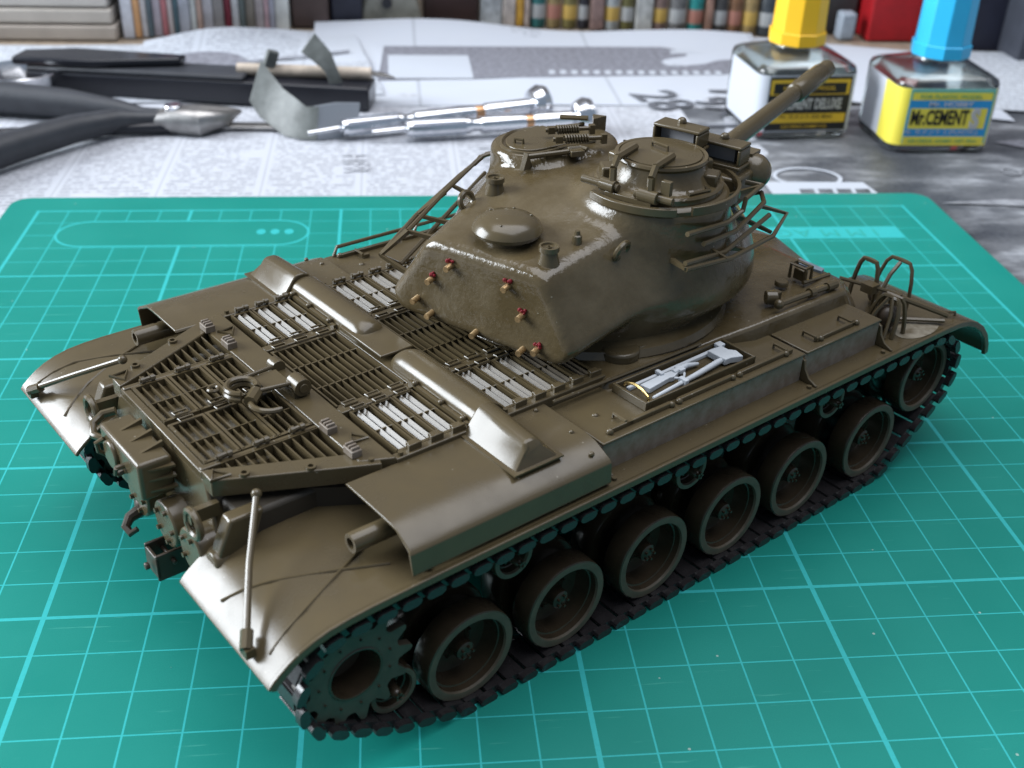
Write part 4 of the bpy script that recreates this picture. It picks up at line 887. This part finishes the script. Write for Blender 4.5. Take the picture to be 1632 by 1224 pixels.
def bottle(label, loc, rot, capm, w=4.4, d=4.1, H=3.0, kind='s', cx=.0, caph=3.4):
    b = thing('glue_bottle', label, 'glue bottle', (loc[0],loc[1],ZB), rot, 'square glass bottles of model glue')
    def ring(hx, hy, r, z): return [(x,y,z) for x,y in rrect(-hx,hx,-hy,hy,r,8)]
    hw, hd = w/2, d/2
    loft([ring(hw-.18,hd-.18,.5,0),ring(hw-.04,hd-.04,.55,.08),ring(hw,hd,.55,.22),ring(hw,hd,.55,H-.28),ring(hw-.05,hd-.05,.55,H-.12),ring(hw-.22,hd-.22,.55,H),ring(hw*.72,hd*.72,.9,H+.16),ring(.98,.98,.97,H+.38),ring(.92,.92,.915,H+.6),ring(.92,.92,.915,H+1.1)], 'glass_body', M_glass, b)
    cav = loft([ring(hw-.36,hd-.36,.40,.30),ring(hw-.16,hd-.16,.45,.42),ring(hw-.14,hd-.14,.47,H-.3),ring(hw-.3,hd-.3,.5,H-.12),ring(hw*.70,hd*.70,.8,H+.04),ring(.88,.88,.87,H+.28),ring(.80,.80,.795,H+.55)], 'inner_wall', M_glass, b); cav.data.flip_normals()
    loft([ring(hw-.38,hd-.38,.40,.33),ring(hw-.18,hd-.18,.45,.44),ring(hw-.18,hd-.18,.45,H*.5)], 'solvent', M_liq, b)
    # cap: sixteen-sided skirt, slightly flared
    P = [(1.06 if k%2 else 1.02, a) for k, a in enumerate([2*math.pi*k/32 for k in range(32)])]
    c = MB().lathe([(0,H+.55),(1.14,H+.55),(1.17,H+.6),(1.12,H+.95),(1.10,H+caph*.5),(1.06,H+caph),(.9,H+caph+.12),(0,H+caph+.12)], 10, Matrix.Translation((cx,0,0))).build('cap', capm, b, bev=.03, smooth=20)
    MB().lathe([(1.18,H+.50),(1.2,H+.52),(1.2,H+.98),(1.15,H+1.02)], 10, Matrix.Translation((cx,0,0))@Matrix.Rotation(.0,4,'Z')).build('cap_collar', capm, b, smooth=20)
    # paper label wrapped round front and sides
    z0, z1 = .30, H-.36
    P = arc(-hw+.55,-hd+.55,.56,180,270,6); Q = arc(hw-.55,-hd+.55,.56,270,360,6)
    MB().sheet([(-hw-.01,hd-.7)]+P+Q+[(hw+.01,hd-.7)], -.012, z0, z1).build('label', M_lw if kind=='d' else M_lw, b, smooth=40)
    F = -hd-.028
    def pr(x0,x1,za,zb,m,k=0,name='label_print'): return MB().b2(x0,x1,F-.004*k-.006,F-.004*k,z0+za*(z1-z0),z0+zb*(z1-z0)).build(name,m,b,smooth=0)
    def tx(txt,size,x,zc,m,sx=1.,bold=0,k=5):
        o = put('label_lettering', text_mesh(txt,size,m,.004,sx,bold), b, (x,F-.004*k-.012,z0+zc*(z1-z0)), (math.pi/2,0,0)); return o
    W_ = hw-.38
    if kind == 's':
        MB().sheet([(-hw-.03,hd-2.6)]+arc(-hw+.55,-hd+.55,.575,180,270,6)+[(-hw+.7,-hd-.026)], -.01, z0, z1).build('label_print', M_ly, b, smooth=40)
        pr(-hw+.5,W_+.1,0,1,M_ly,0); pr(-W_+.06,W_+.06,.04,1.,mat('label_turquoise', (.16,.46,.40), .45),.5); pr(-W_+.12,W_,.10,.95,M_lg,1); pr(-W_+.16,W_-.04,.18,.93,M_ly,2)
        pr(-W_+.1,W_-.02,.16,.80,M_lb,3); pr(-W_+.22,W_-.14,.80,.92,M_ly,3)
        pr(-W_+.18,W_-.12,.30,.66,M_ly,4)
        tx('FOR PLASTIC MODEL',.24,0,.86,M_lg,1.15,.0); tx('Mr. HOBBY',.27,.05,.73,M_lw,1.4,.005)
        tx('Mr.CEMENT',.84,-.32,.485,M_lk,.55,.025); tx('S',1.1,1.18,.46,M_lw,.72,.06,6); tx('S',1.1,1.18,.46,M_lgy,.72,.02,7)
        tx('Mr. セメント S (PLASTIC)',.24,-.15,.24,M_lw,1.2); pr(-W_+.1,W_-.02,.0,.16,M_ly,4); tx('GSI CREOS  HOBBY  NET 40ml',.19,0,.08,M_lg,1.15)
    else:
        pr(-W_+.02,W_+.05,.02,.98,M_lk,0); pr(-W_+.09,W_-.02,.62,.93,M_lo,1); pr(-W_+.22,W_-.16,.68,.87,M_lk,2); pr(-W_+.09,W_-.02,.16,.38,M_lo,1)
        pr(-W_+.02,W_+.05,.33,.66,M_lk,3)
        tx('FOR PLASTIC MODEL',.22,0,.775,M_lo,1.1); tx('Mr.CEMENT DELUXE',.60,.0,.49,M_lgy,.54,.02); tx('Mr. セメント DX 40ml',.2,0,.27,M_lk,1.2); tx('GSI CREOS HOBBY CO.',.18,0,.09,M_lo,1.1)
    return b
bottle('square glue bottle with a yellow cap, behind the gun barrel', (3.75,25.1), rad(4), M_capy, kind='d', w=4.3, d=4.1)
bottle('square glue bottle with a light blue cap and a yellow label', (9.15,23.3), rad(0), M_capb, kind='s', w=4.3, d=4.0, cx=.1)

# ================================================================== TOOLS
ZT = -.26
t_ = thing('side_cutters', 'side cutters with dark rubber grips lying open at the left edge', 'pliers', (-21.9,24.0,ZT), 0)
def taper(pts, rs, flat=1.):
    return MB().tube(pts, rs, 14)
MB().tube([(.2,.1,.5),(-1.2,-.05,.5),(-2.2,-.35,.55),(-3.6,-1.6,.6),(-5.2,-3.5,.6),(-6.8,-5.7,.6),(-8.6,-8.0,.6),(-11,-10,.6)], [.28,.33,.45,.55,.60,.64,.64,.5], 16).build('grip', M_rub, t_)
MB().tube([(.2,.3,.5),(-1.3,.45,.5),(-2.4,.8,.6),(-4.5,1.5,.65),(-7,2.1,.68),(-10,2.6,.68),(-14,3.0,.6)], [.28,.33,.45,.60,.66,.66,.5], 16).build('grip', M_rub, t_)
jw = MB(); jw.tube([(-.9,.2,.5),(0,.2,.5),(.9,.5,.5),(1.9,1.0,.45),(2.5,1.3,.42)], [.3,.62,.55,.32,.06], 14); jw.v = [(x,y,.45+(z-.45)*.8) for x,y,z in jw.v]; jw.build('jaw', M_stl, t_)
jw = MB(); jw.tube([(-.9,.0,.4),(0,.0,.42),(1.0,-.25,.42),(1.9,.3,.42),(2.5,1.2,.42)], [.3,.55,.58,.36,.06], 14); jw.build('jaw', M_stl, t_)
MB().cyl((0,.1,.7),(0,.1,1.05),.35,20).build('pivot', M_chr, t_, bev=.05)
def screwdriver(label, p, q):
    p, q = Vector(p), Vector(q); d = (q-p); L = d.length; ang = math.atan2(d.y,d.x)
    o = thing('precision_screwdriver', label, 'screwdriver', (p.x,p.y,ZT), ang, 'chrome precision screwdrivers')
    X = Matrix.Rotation(rad(90),4,'Y'); A = Matrix.Translation((0,0,.45)) @ X
    MB().lathe([(0,0),(.17,0),(.20,.05),(.33,.10),(.34,.2),(.34,2.6),(.30,2.75),(.26,2.85),(.26,3.1),(.34,3.2),(.345,3.3),(.345,L*.62),(.30,L*.64),(.30,L*.68),(.35,L*.70),(.36,L-.9),(.28,L-.8)], 16, A).build('handle', M_chr, o)
    k = MB()
    for i in range(8):
        a = i*math.pi/4; k.cyl((.3,.34*math.cos(a),.45+.34*math.sin(a)),(2.5,.34*math.cos(a),.45+.34*math.sin(a)),.05,6)
    k.build('knurling', M_chr, o)
    MB().lathe([(.301,L*.640),(.31,L*.645),(.31,L*.675),(.301,L*.68)], 20, A).build('ring', mat('copper_ring',(.5,.28,.15),.3,metal=1) if 'copper_ring' not in bpy.data.materials else bpy.data.materials['copper_ring'], o)
    MB().lathe([(.2,L-.85),(.25,L-.85),(.70,L-.7),(.88,L-.35),(.82,L-.05),(.52,L+.16),(0,L+.22)], 28, A).build('swivel_head', M_chr, o)
    MB().cyl((-.0,0,.45),(-1.3,0,.38),.09,10).build('blade', M_chr, o)
    return o
screwdriver('chrome screwdriver with a round mirror-bright swivel head, its head lying furthest right', (-15.3,23.0,0), (-6.6,26.1,0))
screwdriver('chrome screwdriver lying in front of the other, its plain end against the turret hatches', (-12.7,22.9,0), (-4.9,24.3,0))
# long black case with a stick and a knife on it
cs_ = thing('tool_case', 'long flat black case lying behind the side cutters', 'case', (-21.3,28.6,ZT), rad(-9.5))
MB().b2(-7.6,7.4,-.9,.9,0,1.0).build('case_body', M_blk, cs_, bev=.12, seg=3)
MB().b2(-7.5,2.0,-.86,.86,1.0,1.22).build('case_lid', M_rub, cs_, bev=.1)
o = MB().prism([(-9.5,-.4),(-6,-.9),(-2.4,-.5),(-2.2,.2),(-7,1.2),(-9.2,.9)], 0, .35).build('oval_weight', M_blk, None, bev=.12, seg=3, loc=(-19.9,29.4,.98)); tag(o, 'shiny black oval weight resting on the left end of the black case', 'weight')
o = MB().tube([(-.2,0,0),(5.6,0,0)], .26, 12).build('wooden_stick', mat('pale_wood', (.50,.42,.34), .5, var=.3), None, loc=(-19.6,28.4,1.02)); o.rotation_euler = (0,0,rad(-6)); tag(o, 'pale round wooden stick lying along the top of the black case', 'stick')
o = MB().prism([(0,-.25),(1.6,-.22),(2.6,-.7),(2.0,.1),(.8,.4),(0,.3)], 0, .12).build('knife_blade', M_stl, None, bev=.03, loc=(-15.6,28.2,.86)); tag(o, 'curved dark steel blade at the right end of the black case', 'blade')
o = MB().tube([(0,0,0),(6.5,.9,0)], .24, 12).build('black_pencil', M_blk, None, loc=(-28.6,22.9,-.04)); tag(o, 'thin black rod lying under the grips of the side cutters', 'rod')
# ring-shaped magnifier at the left edge
o = thing('steel_bowl', 'small shiny steel bowl with a brown bottom, left of the black case', 'bowl', (-29.0,28.9,ZT))
MB().lathe([(.9,.0),(1.45,.5),(1.62,.95),(1.66,1.05),(1.6,1.08),(1.38,.6),(.85,.12),(0,.1)], 40).build('bowl', M_chr, o)
MB().lathe([(0,.22),(.9,.22)], 32).build('brown_residue', mat('brown_residue', (.26,.12,.05), .3), o)
# crumpled strips of masking film
def ribbon(name, label, pts, w, m, loc):
    s = MB(); n = len(pts); vs = []
    for i,p in enumerate(pts):
        p = Vector(p); ww = w[i]; vs += [tuple(p-Vector((0,0,0))), tuple(p+Vector(ww))]
    vs2 = [(x+.03,y-.05,z) for x,y,z in vs]; N = len(vs); fs = []
    for i in range(n-1): k = 2*i; fs += [(k,k+1,k+3,k+2),(N+k+1,N+k,N+k+2,N+k+3),(k+2,N+k+2,N+k,k),(k+1,N+k+1,N+k+3,k+3)]
    fs += [(0,N,N+1,1),(2*n-2,2*n-1,N+2*n-1,N+2*n-2)]
    o = s.add(vs+vs2, fs).build(name, m, None, smooth=30, loc=loc); tag(o, label, 'masking tape'); return o
M_tp = mat('crumpled_grey_tape', (.075,.082,.078), .5, var=.3, vscale=2, vcol=(.12,.13,.125)); M_tpl = mat('pale_tape', (.24,.26,.29), .5)
ribbon('masking_tape', 'crumpled dark grey strip of tape standing in front of the black case', [(-1.6,1.3,.9),(-1.2,.9,.35),(-.7,.3,.2),(-.2,-.3,.0),(.5,-.8,0),(1.15,-.9,.02)], [(.55,.3,1.6),(.5,.4,1.75),(.5,.6,1.35),(.45,.5,1.45),(.3,.4,1.2),(.15,.3,1.25)], M_tp, (-17.4,23.8,ZT))
ribbon('masking_tape', 'pale grey square of tape beside the tip of the screwdrivers', [(0,0,0),(.8,.25,0),(1.6,.55,.05)], [(-.1,.4,1.25),(-.05,.5,1.3),(.1,.5,1.15)], M_tpl, (-16.2,22.9,ZT))
ribbon('masking_tape', 'twisted grey strip of tape sticking up over the wooden stick', [(0,0,0),(.15,.2,.8),(-.1,.3,1.5),(-.6,.5,1.9),(-1.1,.8,2.2)], [(.75,.2,.1),(.5,.2,.1),(.5,.1,.15),(.75,.2,.35),(.6,.2,.75)], M_tp, (-15.9,27.0,ZT))
o = MB().box((0,0,.3),(.5,.3,.75),(.2,.3,.4)).build('tape_scrap', M_tp, None, bev=.05, loc=(-18.3,28.1,1.25)); tag(o, 'tiny dark scrap of tape perched on the wooden stick', 'scrap')
o = MB().prism([(-1.9,-.15),(2.6,-.35),(2.9,.25),(-1.6,.5)], 0, .16).build('metal_file', M_stl, None, bev=.05, loc=(-19.6,24.3,ZT)); tag(o, 'flat steel file lying between the side cutters and the tape', 'file')

# ================================================================== SHELF OF THINGS BEHIND THE PAPER
# stacked pads at the far left
for k, (h, c) in enumerate(((.72,(.42,.37,.32)),(.70,(.50,.46,.41)),(.66,(.55,.52,.48)),(.8,(.45,.42,.38)),(.7,(.5,.5,.5)),(.8,(.42,.4,.36)))):
    z = -.36+sum((.72,.70,.66,.8,.7,.8)[:k])+k*.09
    o = MB().b2(-44+.3*(k%2),-26.9-.15*(k%3),38.2+.1*k,52,z,z+h).build('paper_pad', mat('pad_edge_%d'%k, c, .7, var=.12, vscale=.6), None, bev=.10, seg=3)
    tag(o, ['lowest thick paper pad in the stack at the far left','second paper pad from the bottom of the far left stack','third paper pad from the bottom of the far left stack','fourth paper pad from the bottom of the far left stack','fifth paper pad from the bottom of the far left stack','topmost paper pad of the far left stack'][k], 'paper pad', 'stack of paper pads')
# row of thin upright magazines
x = -26.7
cols = [((.72,.74,.80),.75,'white'),((.75,.42,.20),.42,'orange'),((.62,.62,.64),.42,'pale'),((.12,.17,.20),.3,'dark slate'),((.55,.50,.56),.55,'lilac grey'),((.58,.22,.24),.38,'dusty red'),((.66,.60,.60),.35,'cream'),((.10,.18,.22),.3,'dark teal'),((.50,.53,.60),.75,'blue grey'),((.66,.70,.70),.4,'off white'),((.58,.42,.36),.35,'tan'),((.52,.52,.56),.7,'grey'),((.28,.27,.27),.7,'dark grey'),((.20,.03,.05),.45,'maroon'),((.60,.62,.64),.5,'light grey'),((.12,.15,.15),.4,'charcoal'),((.24,.22,.19),.6,'olive grey'),((.44,.40,.41),.6,'stone'),((.60,.42,.46),.3,'pink'),((.45,.47,.55),.4,'steel blue'),((.66,.68,.66),.95,'chalk white')]
for k, (c, w, nm) in enumerate(cols):
    yb = 38.7+.10*k; w *= .78
    hgt = 20+random.uniform(-1,1.5)
    o = MB().b2(x+.015,x+w-.015,yb+random.uniform(0,.15),yb+14,-.36,hgt).build('magazine', mat('spine_%d'%k, c, .5, var=.25, vscale=1.5), None, bev=.04)
    tag(o, 'thin upright magazine with a %s spine%s' % (nm, ', first beside the paper pads' if k==0 else ', next to the brown box' if k==len(cols)-1 else ', in the row behind the white paper'), 'magazine', 'row of upright magazines'); x += w
def back_box(name, label, cat, x0, x1, y, h, c, d=6, rough=.5, bev=.1):
    o = MB().b2(x0,x1,y,y+d,-.36,h).build(name, mat('finish_of_'+label.replace(' ','_')[:40], c, rough, var=.25, vscale=1), None, bev=bev); tag(o, label, cat); return o
back_box('brown_box', 'dark brown box beside the chalk white magazine', 'box', x+.1, -16.4, 41.2, 12, (.075,.05,.045))
back_box('dark_box', 'black box between the brown box and the grey sloping case', 'box', -16.3, -14.6, 41.6, 9, (.022,.024,.04))
o = MB().prism([(-2.2,-.36),(-1.6,.9),(-1.0,2.6),(1.1,2.6),(1.9,.9),(2.3,-.36)], 42.0, 44.6, lambda a,b,h:(a*.8-13.2,h,b)).build('sloping_case', mat('grey_green_case', (.30,.30,.26), .5, var=.3), None, bev=.15); tag(o, 'grey sloping case with a black knob behind the white paper edge', 'case')
o = MB().cyl((-13.3,42.1,.85),(-13.3,41.7,.85),.28,14).build('black_knob', M_blk, o)
back_box('dark_case', 'wide dark brown case left of the white cartons', 'case', -11.3, -8.3, 42.4, 9, (.040,.020,.018))
# paint jars and cartons in a row
jars = [('carton',(.50,.53,.55),1.25,'white and grey'),('tube',(.56,.50,.46),.8,'cream and brown'),('tube',(.68,.38,.06),.45,'orange'),('tube',(.46,.38,.34),.35,'dusty pink'),('jar',(.03,.16,.16),.95,'dark teal'),('jar',(.30,.22,.10),.9,'brown with a gold lid'),('jar',(.20,.17,.06),.9,'olive with an amber lid'),('jar',(.03,.03,.04),.7,'black'),('tube',(.30,.20,.18),.8,'rust striped'),('jar',(.42,.45,.45),.95,'pale grey'),('jar',(.13,.12,.04),.85,'black with an olive lid'),('tube',(.55,.56,.54),1.0,'white'),('jar',(.22,.15,.13),.9,'brown and pink'),('jar',(.16,.16,.16),1.1,'grey'),('jar',(.02,.25,.24),1.0,'bright teal'),('tube',(.34,.20,.15),.45,'salmon'),('jar',(.06,.06,.06),.9,'black with a silver dot'),('jar',(.20,.10,.05),.85,'brown with a yellow dot'),('jar',(.34,.24,.10),.9,'tan'),('jar',(.05,.06,.07),1.2,'dark')]
x = -8.2
for k, (kd, c, w, nm) in enumerate(jars):
    y = 42.0-.09*k; w *= .95; m_ = mat('paint_%d'%k, c, .35, var=.45, vscale=2.2)
    lab = {'carton':'small %s carton at the left end of the paint row','tube':'slim %s paint tube standing in the row behind the paper','jar':'small %s paint jar standing in the row behind the paper'}[kd] % nm
    if kd == 'jar':
        o = thing('paint_jar', lab, 'paint jar', (x+w/2,y+.5,-.36), 0, 'paint jars in a row behind the paper'); r = w/2*.97
        MB().lathe([(0,0),(r*.9,0),(r,.1),(r,2.0),(r*.8,2.25),(0,2.25)], 18).build('jar_body', m_, o)
        MB().lathe([(0,2.2),(r*.9,2.2),(r*.92,2.9),(r*.8,3.0),(0,3.0)], 18).build('jar_lid', mat('lid_%d'%k, tuple(min(1,v*1.8+.03) for v in c[::1]), .4), o)
        MB().lathe([(r*1.003,.5),(r*1.01,.55),(r*1.01,1.2),(r*1.003,1.25)], 18).build('jar_label', mat('jar_label_%d'%k, ((.5,.33,.08),(.35,.36,.36),(.36,.16,.12))[k%3], .5), o)
    else:
        o = MB().b2(x+.02,x+w-.02,y,y+2,-.36,5+random.random()).build('paint_'+kd, m_, None, bev=.08); tag(o, lab, 'paint '+kd, 'paint cartons and tubes in a row behind the paper')
    x += w
xj = x
back_box('white_cup', 'pale bluish pot standing in front of the dark shelf, between the yellow and red things', 'pot', 11.3, 12.2, 39.5, 1.1, (.35,.40,.46), d=.9, bev=.15)
back_box('dark_shelf_box', 'dark grey box behind the yellow cap', 'box', xj+.1, 12.7, 41.0, 14, (.045,.045,.045))
back_box('red_box', 'bright red box behind the bottle with the blue cap', 'box', 12.9, 15.7, 39.4, 8, (.42,.01,.015))
back_box('grey_box', 'narrow grey box right of the red box', 'box', 15.8, 16.5, 39.5, 9, (.10,.10,.10))
back_box('navy_box', 'dark navy box standing right of the blue cap', 'box', 16.8, 22.5, 37.4, 12, (.020,.022,.04), d=8)
back_box('slate_box', 'slate grey ribbed box at the far right corner', 'box', 19.4, 22.4, 35.1, 12, (.045,.05,.065), d=2.3)
back_box('charcoal_box', 'charcoal box at the extreme right edge behind the column newspaper', 'box', 22.6, 29, 34.6, 12, (.03,.032,.042), d=6)
